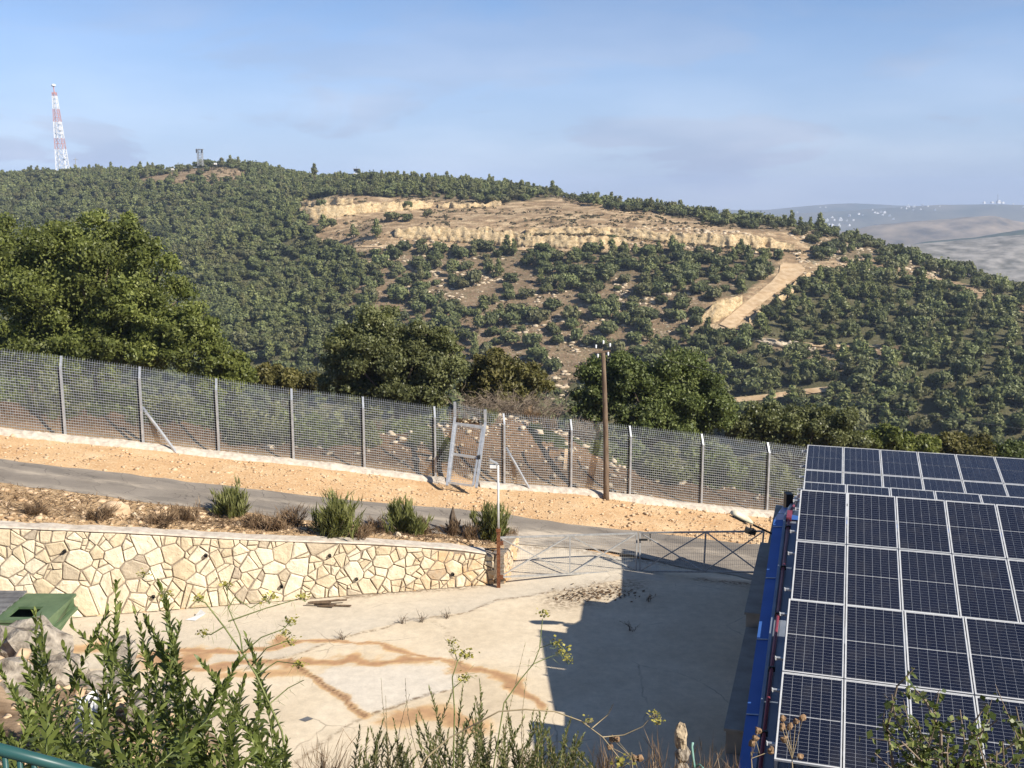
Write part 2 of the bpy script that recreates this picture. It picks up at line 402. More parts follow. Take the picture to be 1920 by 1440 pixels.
def berm_mat():
    m, nt, b = new_mat('rubble_soil')
    f = noise(nt, .8, 5, .6); g = noise(nt, 11, 4, .75)
    col = ramp(nt, f, [(.3, (.38, .24, .12)), (.6, (.52, .35, .19))])
    col = mixc(nt, ramp(nt, g, [(.5, 0), (.62, .8)]), col, (.62, .47, .31)); g2 = noise(nt, 6, 5, .7)
    col = mixc(nt, ramp(nt, g2, [(.5, 0), (.63, .75)]), col, (.13, .085, .05))
    nt.links.new(col, b.inputs['Base Color']); b.inputs['Roughness'].default_value = .95; b.inputs['Specular IOR Level'].default_value = .1
    bump(nt, b, g, .9, .08); return m
def asphalt_mat():
    m, nt, b = new_mat('dusty_asphalt')
    f = noise(nt, .5, 5, .6); g = noise(nt, 45, 3, .7)
    col = ramp(nt, f, [(.35, (.200, .172, .142)), (.65, (.265, .230, .190))])
    col = mixc(nt, ramp(nt, g, [(.4, .85), (.6, 1.12)]), col, col); col = mixc(nt, 1.0, col, ramp(nt, g, [(.3, .82), (.7, 1.12)]), 'MULTIPLY')
    pt = noise(nt, .9, 3, .5, stretch=(.5, 1.4, 1)); col = mixc(nt, ramp(nt, pt, [(.55, 0), (.60, .45)]), col, (.125, .112, .098)); vc = nt.nodes.new('ShaderNodeTexVoronoi'); vc.feature = 'DISTANCE_TO_EDGE'; vc.inputs['Scale'].default_value = .8; gq = nt.nodes.new('ShaderNodeNewGeometry'); wq = nt.nodes.new('ShaderNodeTexNoise'); wq.inputs['Scale'].default_value = 2.0; nt.links.new(gq.outputs['Position'], wq.inputs['Vector']); nt.links.new(mixc(nt, .5, gq.outputs['Position'], wq.outputs['Color'], 'ADD'), vc.inputs['Vector']); col = mixc(nt, ramp(nt, vc.outputs['Distance'], [(.0, .7), (.012, 0)]), col, (.06, .052, .045))
    d = attr(nt, 'dust'); dn = noise(nt, 2.2, 5, .7, stretch=(.35, 1, 1))
    col = mixc(nt, mth(nt, 'MULTIPLY', d, ramp(nt, dn, [(.42, .1), (.6, 1)]), True), col, (.52, .44, .34))
    nt.links.new(col, b.inputs['Base Color']); b.inputs['Roughness'].default_value = .9; b.inputs['Specular IOR Level'].default_value = .2
    bump(nt, b, g, .35, .01); return m
def yard_mat():
    m, nt, b = new_mat('old_concrete_yard')
    f = noise(nt, .35, 6, .62); g = noise(nt, 3.2, 6, .7); h = noise(nt, 26, 3, .7)
    col = ramp(nt, f, [(.32, (.58, .475, .335)), (.55, (.68, .57, .415)), (.75, (.71, .61, .465))])
    col = mixc(nt, attr(nt, 'slab'), col, (.66, .60, .51)); col = mixc(nt, attr(nt, 'grey'), col, (.54, .49, .41))
    col = mixc(nt, 1.0, col, ramp(nt, g, [(.3, .84), (.7, 1.07)]), 'MULTIPLY'); col = mixc(nt, 1.0, col, ramp(nt, h, [(.3, .93), (.7, 1.05)]), 'MULTIPLY')
    rn = noise(nt, 1.5, 5, .7, dist=.6); r0 = mth(nt, 'ADD', attr(nt, 'rust'), mth(nt, 'MULTIPLY', mth(nt, 'SUBTRACT', rn, .5), 1.5)); r_ = mth(nt, 'MULTIPLY', mth(nt, 'ADD', ramp(nt, r0, [(.36, 0), (.66, .62)]), mth(nt, 'MULTIPLY', attr(nt, 'rust'), .22)), ramp(nt, attr(nt, 'rust'), [(.03, 0), (.15, 1)]), True)
    rc_ = mixc(nt, 1.0, ramp(nt, attr(nt, 'rust'), [(.25, (.70, .52, .28)), (.6, (.55, .33, .14)), (.95, (.38, .19, .08))]), ramp(nt, g, [(.3, .78), (.68, 1.15)]), 'MULTIPLY'); col = mixc(nt, r_, col, rc_)
    cn = noise(nt, 7, 4, .7); c_ = mth(nt, 'MULTIPLY', attr(nt, 'crack'), ramp(nt, cn, [(.38, 0), (.55, 1)]), True)
    col = mixc(nt, c_, col, (.14, .085, .045))
    vo = nt.nodes.new('ShaderNodeTexVoronoi'); vo.feature = 'DISTANCE_TO_EDGE'; vo.inputs['Scale'].default_value = .30
    gp = nt.nodes.new('ShaderNodeNewGeometry'); wz = nt.nodes.new('ShaderNodeTexNoise'); wz.inputs['Scale'].default_value = 1.3; wz.inputs['Detail'].default_value = 5
    nt.links.new(gp.outputs['Position'], wz.inputs['Vector']); wv = mixc(nt, .38, gp.outputs['Position'], wz.outputs['Color'], 'ADD'); nt.links.new(wv, vo.inputs['Vector'])
    hair = ramp(nt, vo.outputs['Distance'], [(.0, .8), (.007, 0)]); hair = mth(nt, 'MULTIPLY', hair, ramp(nt, f, [(.50, 0), (.62, .8)]))
    col = mixc(nt, hair, col, (.17, .13, .09))
    dt = mth(nt, 'MULTIPLY', attr(nt, 'dirt'), ramp(nt, cn, [(.40, 0), (.6, 1)]), True); col = mixc(nt, dt, col, (.17, .115, .07))
    nt.links.new(col, b.inputs['Base Color']); b.inputs['Roughness'].default_value = .9; b.inputs['Specular IOR Level'].default_value = .2
    bump(nt, b, g, .25, .03); return m
M = {}
M['hill'] = hill_mat(); M['dirt'] = dirt_mat(); M['berm'] = berm_mat(); M['asphalt'] = asphalt_mat(); M['yard'] = yard_mat()
M['cast'] = simple('rough_cast_concrete', (.42, .36, .29), (.60, .53, .44), 5, .9, bmp=.6, bdist=.04)
M['pale_rock'] = simple('pale_limestone', (.40, .31, .20), (.62, .52, .38), 1.2, .9, bmp=.9, bdist=.3, detail=6)
M['boulder'] = simple('weathered_limestone', (.11, .09, .07), (.46, .40, .32), 9, .9, bmp=1.0, bdist=.05, detail=7)
M['rubble'] = simple('rubble_stone', (.42, .28, .16), (.62, .47, .31), 2.5, .9, bmp=.3)

# ------------------------------------------------------------------ ground near the road
xs = np.arange(-34, 36.01, .25); ys = np.arange(18.5, 64.01, .25)
X, Y = np.meshgrid(xs, ys); Z = G(X, Y) + np.where(Y > wall_y(X) + .6, (fbm(X * 1.7, Y * 1.7) - .45) * .08, 0)
Z = np.where((Y < GY + 3.6) & (X > GX - .5), np.minimum(Z, G(X, Y)) - .05, np.where(Z < .02, np.minimum(Z, 0) - .03, Z))
gr = struct(grid_mesh('ground', X, Y, Z, M['dirt'])); set_attr(gr, 'soil', sstep(.2, 1.2, Y - Ly(X)))

def px_poly(pts, fn): return np.array([hit(a, b, fn) for a, b in pts])
UP = px_poly([(-260, 838), (-120, 850), (0, 862), (160, 882), (320, 900), (480, 919), (643, 938), (800, 951), (930, 963), (1067, 984), (1255, 1005), (1430, 1023), (1600, 1044), (1800, 1070), (2100, 1100)], G)
LO = px_poly([(-260, 872), (-120, 890), (0, 909), (200, 934), (400, 957), (560, 976), (700, 993), (830, 1005), (960, 1019), (1080, 1028), (1180, 1040), (1280, 1064), (1380, 1080), (1600, 1110), (2100, 1160)], G)
def resample(Pl, n):
    d = np.concatenate([[0], np.cumsum(np.linalg.norm(np.diff(Pl[:, :2], axis=0), axis=1))]); t = np.linspace(0, d[-1], n)
    return np.stack([np.interp(t, d, Pl[:, k]) for k in range(2)], -1)
n = 260; a = resample(UP, n); b = resample(LO, n); k = 18
a = a + np.stack([np.zeros(n), (vnoise(a[:, 0] * 1.5, 0 * a[:, 0]) - .5) * .14], -1); b = b + np.stack([np.zeros(n), (vnoise(b[:, 0] * 1.3, 5 + 0 * b[:, 0]) - .5) * .3], -1)
T = np.linspace(0, 1, k)[:, None, None]; pts = a[None] * (1 - T) + b[None] * T
rz = G(pts[..., 0], pts[..., 1]) + .035
road = struct(grid_mesh('road', pts[..., 0], pts[..., 1], rz, M['asphalt']))
tt = np.broadcast_to(np.linspace(0, 1, k)[:, None], (k, n)); xx = pts[..., 0]
dust = .55 * np.exp(-((tt - .42) / .08) ** 2) + .5 * np.exp(-((tt - .95) / .10) ** 2) + .25 * np.exp(-((tt - .03) / .05) ** 2) + 1.0 * np.exp(-((xx - .8) / 2.2) ** 2) * sstep(.2, .6, tt)
set_attr(road, 'dust', np.clip(dust, 0, 1))
# rubble strip between the wall and the road
lo = b; bx = lo[:, 0]; sel = bx < GX + .4
lo = lo[sel]; hi = lo + np.array([0, .12]); k2 = 14
wl = np.stack([lo[:, 0], wall_y(lo[:, 0]) + .46], -1); T = np.linspace(0, 1, k2)[:, None, None]; pts = hi[None] * (1 - T) + wl[None] * T
bz = G(pts[..., 0], pts[..., 1]) + .03 + (fbm(pts[..., 0] * 2, pts[..., 1] * 2) - .4) * .12 * np.sin(np.linspace(0, 1, k2) * math.pi)[:, None]
struct(grid_mesh('rubble_bank', pts[..., 0], pts[..., 1], bz, M['berm']))

# ------------------------------------------------------------------ yard slab with its stains and joints
xs = np.arange(-26, 19.01, .11)
yend = GY + 3.1 + (vnoise(xs * 1.1, 0 * xs) - .5) * .7
rows = 230; T = np.linspace(0, 1, rows)[:, None]
X = np.broadcast_to(xs, (rows, len(xs))); Y = 12.0 + (yend[None] - 12.0) * T
_xr = GX + .25 + .16 * np.maximum(Y - GY, 0)
Z = np.where((X < _xr) & (Y > wall_y(X) + .1), -.06, np.where(Y < GY - .4, 0, Lf(X) * sstep(GY - .4, GY + 3.2, Y))) + .012 + (fbm(X * .5, Y * .5) - .5) * .02
yard = struct(grid_mesh('yard', X, Y, Z, M['yard']))
QX, QY, _ = project(X, Y, Z)
def dist_poly(pl, wob=0.0):
    w = np.array([onz(*q)[:2] for q in pl]); D = np.full(X.shape, 1e9)
    xx = X + (fbm(X * 1.1, Y * 1.1 + 3) - .47) * wob; yy = Y + (fbm(X * 1.1 + 20, Y * 1.1) - .47) * wob
    for i in range(len(w) - 1):
        a, b = w[i], w[i + 1]; d = b - a; t = np.clip(((xx - a[0]) * d[0] + (yy - a[1]) * d[1]) / (d @ d), 0, 1)
        D = np.minimum(D, np.hypot(xx - a[0] - t * d[0], yy - a[1] - t * d[1]))
    return D
R1 = [(250, 1236), (330, 1226), (420, 1222), (480, 1215), (540, 1206), (600, 1199), (640, 1208), (700, 1215), (760, 1228), (800, 1240)]
R2 = [(280, 1262), (400, 1258), (470, 1246), (560, 1250), (600, 1241), (660, 1240), (740, 1242), (840, 1245), (900, 1262), (940, 1285), (1010, 1320)]
R3 = [(290, 1250), (330, 1247), (360, 1238)]; R4 = [(430, 1268), (500, 1266), (570, 1258)]
K1 = [(545, 1238), (575, 1258), (600, 1276), (640, 1305), (662, 1325), (690, 1342)]; K2 = [(690, 1342), (730, 1330), (765, 1315), (835, 1299)]
rust = np.maximum.reduce([np.exp(-(dist_poly(R1, 1.4) / .22) ** 2), np.exp(-(dist_poly(R2, 1.4) / .24) ** 2), np.exp(-(dist_poly(R3, 1.5) / .75) ** 2), np.exp(-(dist_poly(R4, 1.0) / .30) ** 2) * .8,
    np.exp(-(dist_poly(K1, .5) / .14) ** 2), np.exp(-(dist_poly([(745, 1345), (800, 1338), (850, 1345), (900, 1370)], 1.0) / .5) ** 2) * .9, .35 * np.exp(-(dist_poly(R1, 1.5) / .7) ** 2), .35 * np.exp(-(dist_poly(R2, 1.5) / .8) ** 2),
    .8 * np.exp(-(dist_poly([(150, 1215), (230, 1212)], 1.0) / .5) ** 2)])
set_attr(yard, 'rust', rust)
SEAM = [(470, 1255), (560, 1225), (625, 1200), (700, 1180), (760, 1166), (870, 1150), (930, 1126), (1060, 1106), (1170, 1086)]
seam = np.exp(-(dist_poly(SEAM, .5) / .045) ** 2)
crack = np.maximum.reduce([seam * .8, np.exp(-(dist_poly(K1, .3) / .05) ** 2), np.exp(-(dist_poly(K2, .3) / .055) ** 2), .7 * np.exp(-(dist_poly([(690, 1342), (600, 1400), (520, 1470)], .6) / .05) ** 2),
    .6 * np.exp(-(dist_poly([(860, 1245), (850, 1200), (830, 1165)], .8) / .03) ** 2)])
set_attr(yard, 'crack', crack)
set_attr(yard, 'slab', inpoly([(590, 1275), (620, 1250), (860, 1248), (850, 1290), (690, 1338)], QX, QY) * .75)
sw = np.array([onz(*q)[:2] for q in SEAM]); set_attr(yard, 'grey', np.where((Y > np.interp(X, sw[:, 0], sw[:, 1]) + (fbm(X, Y) - .5) * .4) & (X < 5), .55, 0))
dirt = np.exp(-(dist_poly([(1060, 1125), (1110, 1110), (1180, 1100)], .8) / .7) ** 2) * .9 + .9 * np.exp(-(dist_poly([(640, 1122), (800, 1107), (930, 1097)], .3) / .16) ** 2) + .8 * sstep(-.9, 0, Y - yend[None]) * (X > GX) + np.exp(-(dist_poly([(1320, 1082), (1420, 1096)], .4) / .4) ** 2)
set_attr(yard, 'dirt', np.clip(dirt, 0, 1))

# ------------------------------------------------------------------ the bank below the viewpoint
def BK(x, y):
    x = np.asarray(x, float); y = np.asarray(y, float)
    b0 = np.interp(y, [-6, 0, 3, 5, 6, 8, 10, 10.8, 12, 13.4, 15], [10.5, 10.4, 9.9, 8.9, 8.35, 7.25, 6.1, 5.0, 2.7, .8, -.3])
    bl = np.interp(x, [-5.5, -4.3, -3.5, -3.0, -2.75, -2.3], [1.55, 1.3, .9, .6, .2, 0]) * sstep(5.5, 9.5, y) * sstep(14.2, 10.2, y)
    right = sstep(2.5, 4.5, x) * sstep(7.5, 10.5, y) * 2.2
    return b0 + bl - right + (fbm(x * 1.3, y * 1.3) - .47) * .35
xs = np.arange(-24, 22.01, .2); ys = np.arange(-6, 15.01, .2); X, Y = np.meshgrid(xs, ys)
struct(grid_mesh('bank', X, Y, np.maximum(BK(X, Y), -.25), simple('dry_bank_soil', (.13, .085, .05), (.36, .26, .17), 3, .95, bmp=.9, bdist=.08, detail=7, spec=.1)))

# ------------------------------------------------------------------ hillside mesh
uu = np.linspace(-.72, .72, 300); yy = np.concatenate([np.linspace(58, 250, 60), np.linspace(253, 560, 190), np.linspace(563, 1100, 90)])
U, Y = np.meshgrid(uu, yy); X = U * Y; Z = H(X, Y) - np.where(Y < 63, .15, 0)
hill = struct(grid_mesh('hillside', X, Y, Z, M['hill']))
qx, qy, _ = project(X, Y, Z)
jx = qx + (fbm(X * .12, Y * .12) - .5) * 30; jy = qy + (fbm(X * .12 + 40, Y * .12) - .5) * 9
bare = np.zeros(X.shape)
for pl, v in ((PLATEAU, 1.0), (ROADZ, .9), (TRACK, .7), (TERR, .35), (SUMMIT, .45), (SPARSE, .22), (RIDGEB, .25)): bare = np.maximum(bare, inpoly(pl, jx, jy) * v * (Y > 200))
set_attr(hill, 'bare', bare)
set_attr(hill, 'under', np.where(bare > .1, 0, np.where((jx < 640) | ((jx > 1390) & (jy > 510)) | (jy > 705), 1.0, .25)))

# far country, right of the hill: each range is a solid rise with its own front slope
def far_range(name, pts, t, mat, drop, depth, amp, x0=1000, x1=2500):
    px = np.linspace(x0, x1, 150); py = np.interp(px, [q[0] for q in pts], [q[1] for q in pts])
    ridge = np.array([P(a, c, t) for a, c in zip(px, py)]); rows = []
    for f in np.concatenate([np.linspace(-1, 0, 26), np.linspace(.08, 1, 8)]):
        sc_ = 1 + f * depth; q = ridge.copy(); q[:, 0] *= sc_; q[:, 1] *= sc_
        s = abs(f); q[:, 2] -= drop * (s ** 1.25) * (1 if f < 0 else 1.4)
        q[:, 2] += amp * (fbm(q[:, 0] * 6 / t, q[:, 1] * 6 / t) - .5) * min(1, s * 4) + amp * .25 * (fbm(q[:, 0] * 40 / t, q[:, 1] * 40 / t) - .5); rows.append(q)
    Rr = np.array(rows); return struct(grid_mesh(name, Rr[..., 0], Rr[..., 1], Rr[..., 2], mat))
M['far_grey'] = simple('rocky_grazing_slope', (.10, .095, .07), (.36, .33, .29), .05, .95, detail=9, bmp=.3, bdist=4)
M['far_brown'] = simple('dry_brown_slope', (.09, .075, .05), (.32, .25, .17), .014, .95, detail=9)
M['far_green'] = simple('distant_woodland', (.035, .05, .025), (.07, .085, .04), .03, .95, detail=7)
M['far_mix'] = simple('distant_ridge', (.06, .07, .04), (.20, .17, .11), .003, .95, detail=8)
far_range('far_hill', [(1000, 452), (1640, 464), (1690, 461), (1760, 453), (1850, 446), (1920, 440), (2500, 425)], 1500, M['far_grey'], 170, .45, 16)
far_range('far_hill', [(1000, 465), (1690, 463), (1740, 452), (1830, 445), (1920, 430), (2500, 400)], 2300, M['far_green'], 120, .2, 14)
far_range('far_hill', [(1000, 440), (1590, 433), (1650, 421), (1740, 413), (1820, 406), (1860, 405), (1920, 417), (2500, 440)], 3200, M['far_brown'], 220, .22, 40)
VIL = [(1000, 402), (1440, 401), (1500, 399), (1600, 394), (1690, 388), (1760, 384), (1830, 383), (1920, 384), (2500, 392)]
far_range('far_hill', VIL, 5200, M['far_mix'], 330, .3, 50)
far_range('far_hill', [(1000, 396), (1440, 393), (1510, 386), (1560, 382), (1600, 381), (1680, 385), (1800, 388), (2500, 385)], 6600, M['far_mix'], 300, .2, 30)
# ================================================================== BUILT THINGS
M['galv'] = simple('galvanised_steel', (.42, .44, .46), (.60, .61, .62), 8, .45, .55, spec=.5)
M['wire'] = simple('galvanised_wire', (.34, .37, .38), (.48, .50, .52), 5, .5, .3, spec=.5)
M['gate_grey'] = simple('grey_painted_steel', (.34, .34, .33), (.50, .49, .47), 10, .5, .4)
M['rust'] = simple('rusty_steel', (.10, .035, .018), (.26, .11, .05), 14, .85, .2, bmp=.3)
M['dark_metal'] = simple('post_shade_black', (.012, .012, .012), (.03, .03, .03), 8, .5)
M['wood'] = simple('weathered_pole_wood', (.10, .065, .042), (.19, .135, .09), 9, .85, bmp=.4, stretch=(1, 1, .08))
M['white'] = simple('white_ceramic', (.66, .66, .64), (.80, .80, .78), 9, .4)
def stone_mat():
    m, nt, b = new_mat('cream_wall_stone')
    oi = nt.nodes.new('ShaderNodeObjectInfo'); f = noise(nt, 4.5, 6, .65); g = noise(nt, 16, 4, .7)
    col = ramp(nt, oi.outputs['Random'], [(.0, (.60, .49, .33)), (.3, (.72, .62, .45)), (.65, (.77, .69, .53)), (.90, (.66, .54, .36)), (.95, (.44, .37, .28)), (1.0, (.56, .47, .34))])
    col = mixc(nt, 1.0, col, ramp(nt, f, [(.3, .80), (.55, 1.02), (.75, 1.1)]), 'MULTIPLY')
    col = mixc(nt, ramp(nt, g, [(.58, 0), (.72, .5)]), col, (.36, .26, .16))
    p = nt.nodes.new('ShaderNodeNewGeometry'); sx = nt.nodes.new('ShaderNodeSeparateXYZ'); nt.links.new(p.outputs['Position'], sx.inputs[0])
    mr = nt.nodes.new('ShaderNodeMapRange'); mr.inputs[1].default_value = GX - 3.4; mr.inputs[2].default_value = GX - .6; nt.links.new(sx.outputs['X'], mr.inputs[0])
    wsn = noise(nt, 2.4, 5, .65, stretch=(1, 1, .18)); col = mixc(nt, ramp(nt, wsn, [(.52, 0), (.70, .45)]), col, (.38, .30, .20))   # water streaks
    st = mth(nt, 'MULTIPLY', mr.outputs[0], ramp(nt, noise(nt, 1.3, 5, .7), [(.40, 0), (.62, .8)]), True)       # rusty wash near the gate post
    col = mixc(nt, st, col, (.56, .31, .12))
    nt.links.new(col, b.inputs['Base Color']); b.inputs['Roughness'].default_value = .85; b.inputs['Specular IOR Level'].default_value = .2
    bump(nt, b, f, .7, .06); return m
M['stone'] = stone_mat()
M['mortar'] = simple('grey_mortar', (.22, .175, .13), (.35, .285, .22), 12, .95, bmp=.5)

# ------------------------------------------------------------------ stone wall, stone by stone
def clip(poly, n, c):
    outp = []
    for i in range(len(poly)):
        p, q = poly[i], poly[(i + 1) % len(poly)]; a, b_ = p @ n - c, q @ n - c
        if a <= 0: outp.append(p)
        if a * b_ < 0: outp.append(p + (q - p) * a / (a - b_))
    return outp
def stone_layout(W, top, n, r, dens=4.5):
    """crazy paving: irregular cells, many of them cut again"""
    A = (W[1] - W[0]) * np.mean([top(q) for q in np.linspace(W[0], W[1], 20)]); seeds = []; t = 0
    while len(seeds) < A * dens and t < 20000:
        t += 1; x = r.uniform(*W); p = np.array([x, r.uniform(0, top(x))])
        if all(np.hypot(*(p - q)) > .27 for q in seeds): seeds.append(p)
    return np.array(seeds), r.uniform(.0, .26, len(seeds))
def stones_from(seeds, rad, W, top, joint, r):
    raw = []
    for i, p in enumerate(seeds):
        x0, x1 = max(W[0], p[0] - 1.4), min(W[1], p[0] + 1.4)
        poly = [np.array(q) for q in ((x0, .015), (x1, .015), (x1, top(x1) - .03), (x0, top(x0) - .03))]
        for j in np.argsort(((seeds - p) ** 2).sum(1))[1:26]:
            q = seeds[j]; d = q - p; D = np.linalg.norm(d); n = d / D
            poly = clip(poly, n, p @ n + (D * D + rad[i] ** 2 - rad[j] ** 2) / (2 * D))
            if len(poly) < 3: break
        if len(poly) >= 3: raw.append(np.array(poly))
    def area(c): x, y = c[:, 0], c[:, 1]; return .5 * abs(x @ np.roll(y, -1) - y @ np.roll(x, -1))
    def split(c, depth):
        if depth == 0 or area(c) < .045 or r.random() < .33 + .12 * (2 - depth): return [c]
        m = c.mean(0); u, sv, vt = np.linalg.svd(c - m); an = math.atan2(vt[0][1], vt[0][0]) + r.normal() * .45; n = np.array([math.cos(an), math.sin(an)]); o = (m + vt[0] * r.normal() * .09) @ n
        res = []
        for sg in (1, -1):
            q = clip(list(c), n * sg, o * sg)
            if len(q) >= 3: res += split(np.array(q), depth - 1)
        return res
    cells = []
    for c in raw:
        for q in split(c, 2):
            poly = list(q); n_ = len(q); cen = q.mean(0)
            for k in range(n_):                                    # pull every edge in by half a joint
                e = q[(k + 1) % n_] - q[k]; nn = np.array([e[1], -e[0]]); L_ = np.linalg.norm(nn)
                if L_ < 1e-6: continue
                nn /= L_
                if nn @ (cen - q[k]) > 0: nn = -nn
                poly = clip(poly, nn, nn @ q[k] - joint * r.uniform(.55, 1.5) / 2)
                if len(poly) < 3: break
            if len(poly) >= 3:
                poly = np.array(poly)
                if min(np.ptp(poly[:, 0]), np.ptp(poly[:, 1])) > .04 and area(poly) > .004: cells.append(poly)
    return cells
def soften(poly, r):
    o = []
    n = len(poly)
    for i in range(n):
        p, a, b_ = poly[i], poly[i - 1], poly[(i + 1) % n]; f = r.uniform(.03, .12)
        o += [p + (a - p) * min(f, .035 / (np.linalg.norm(a - p) + 1e-6)), p + (b_ - p) * min(f, .035 / (np.linalg.norm(b_ - p) + 1e-6))]
    return np.array(o)
def build_stones(cells, org, dirv, nrm, parent, r, maxparts=300):
    cells = sorted(cells, key=lambda c: -np.ptp(c[:, 0]) * np.ptp(c[:, 1])); rest = MB()
    for i, c in enumerate(cells):
        c = soften(c, r); n = len(c); m = c.mean(0); d0 = r.uniform(.03, .065); ti = r.normal(size=2) * .03
        rings = []
        for sc_, dep in ((1.0, -.01), (.985, d0 * .65), (.90, d0), (.5, d0 + r.uniform(-.004, .014))):
            q = m + (c - m) * sc_; dd = dep + (q - m) @ ti * (dep > .01) + r.normal(size=n) * .004 * (dep > .01)
            rings.append(np.array([[org[0] + dirv[0] * s + nrm[0] * e, org[1] + dirv[1] * s + nrm[1] * e, h] for (s, h), e in zip(q, dd)]))
        V = np.concatenate(rings); F = [(k * n + j, k * n + (j + 1) % n, (k + 1) * n + (j + 1) % n, (k + 1) * n + j) for k in range(3) for j in range(n)] + [tuple(range(3 * n, 4 * n))]
        if i < maxparts: MB().add(V, F).build('stone', M['stone'], parent)
        else: rest.add(V, F)
    if rest.n: tag(rest.build('small_stones', M['stone'], parent), kind='stuff')
r3 = np.random.default_rng(3)
wall = thing('stone_wall', 'cream rubble stone retaining wall with dark joints and drain pipes along the yard', 'wall', (WB[0], WB[1], 0))
org = WA; W = (WL0, WL1 - .03); seeds, rad = stone_layout((W[0], W[1]), lambda s: float(wall_top(s)), 0, r3)
cells = stones_from(seeds, rad, W, lambda s: float(wall_top(s)), .030, r3)
build_stones(cells, org, wd, wn_, wall, r3)
core = MB(); ss = np.linspace(W[0], W[1], 30)
Vc = []
for s in ss:
    p = wall_pt(s); t = float(wall_top(s)) - .012
    for e, h in ((.012, -.05), (.012, t), (-.44, t), (-.44, -.05)): Vc.append([p[0] + wn_[0] * e, p[1] + wn_[1] * e, h])
Fc = [(i * 4 + k, (i + 1) * 4 + k, (i + 1) * 4 + (k + 1) % 4, i * 4 + (k + 1) % 4) for i in range(len(ss) - 1) for k in range(4)] + [(3, 2, 1, 0), tuple(4 * (len(ss) - 1) + k for k in range(4))]
core.add(Vc, Fc).build('core', M['mortar'], wall)
cap = MB(); Vc = []
ss = np.linspace(W[0], W[1] - .25, 60)
for s in ss:
    p = wall_pt(s); t = float(wall_top(s)) - .01; wv = .012 * math.sin(s * 5) + .01 * math.sin(s * 13)
    for e, h in ((.055 + wv, t), (.03 + wv, t + .045 + wv), (-.40, t + .055 + wv), (-.46, t - .02)): Vc.append([p[0] + wn_[0] * e, p[1] + wn_[1] * e, h])
Fc = [(i * 4 + k, (i + 1) * 4 + k, (i + 1) * 4 + (k + 1) % 4, i * 4 + (k + 1) % 4) for i in range(len(ss) - 1) for k in range(4)] + [(3, 2, 1, 0), tuple(4 * (len(ss) - 1) + k for k in range(4))]
cap.add(Vc, Fc).build('coping', M['cast'], wall)
for px, py in ((122, 1032), (618, 1040), (668, 1084), (848, 1075), (528, 1098), (288, 1117), (386, 1040)):
    s, h = wall_top_px(px, py); p = wall_pt(s); q = np.array([p[0], p[1], h]); nn = np.array([wn_[0], wn_[1], 0])
    pm = MB(); n = 10
    ringa = [(q + nn * e + rr * (np.array([wd[0], wd[1], 0]) * math.cos(t) + np.array([0, 0, 1]) * math.sin(t))) for e, rr in ((-.1, .055), (.12, .055), (.12, .043), (.01, .043)) for t in np.linspace(0, 2 * math.pi, n, endpoint=False)]
    pm.add(ringa, [(k * n + j, k * n + (j + 1) % n, (k + 1) * n + (j + 1) % n, (k + 1) * n + j) for k in range(3) for j in range(n)] + [tuple(range(3 * n, 4 * n))])
    pm.build('drain_pipe', M['dark_metal'], wall)
# short return of the wall behind the gate post
ret = thing('stone_wall', 'short return of the cream stone wall running back behind the rusty gate post', 'wall', (GX + .3, GY + .2, 0))
rd = np.array([.16, 1.0]); rd /= np.linalg.norm(rd); rn = np.array([rd[1], -rd[0]]); ro = np.array([GX + .27, GY - .02])
rl = 3.0; rtop = lambda s: float(np.interp(s, [0, rl], [wall_top(WL1) + .02, .72])); rbot = lambda s: float(G(ro[0] + rd[0] * s + .6, ro[1] + rd[1] * s))
seeds, rad = stone_layout((0, rl), rtop, 0, r3); cells = stones_from(seeds, rad, (0, rl), rtop, .034, r3)
build_stones(cells, ro, rd, rn, ret, r3)
core = MB(); Vc = []
for s in np.linspace(0, rl, 8):
    p = ro + rd * s
    for e, h in ((.012, -.05), (.012, rtop(s)), (-.36, rtop(s)), (-.36, -.05)): Vc.append([p[0] + rn[0] * e, p[1] + rn[1] * e, h])
core.add(Vc, [(i * 4 + k, (i + 1) * 4 + k, (i + 1) * 4 + (k + 1) % 4, i * 4 + (k + 1) % 4) for i in range(7) for k in range(4)] + [(3, 2, 1, 0), (28, 29, 30, 31)]).build('core', M['mortar'], ret)

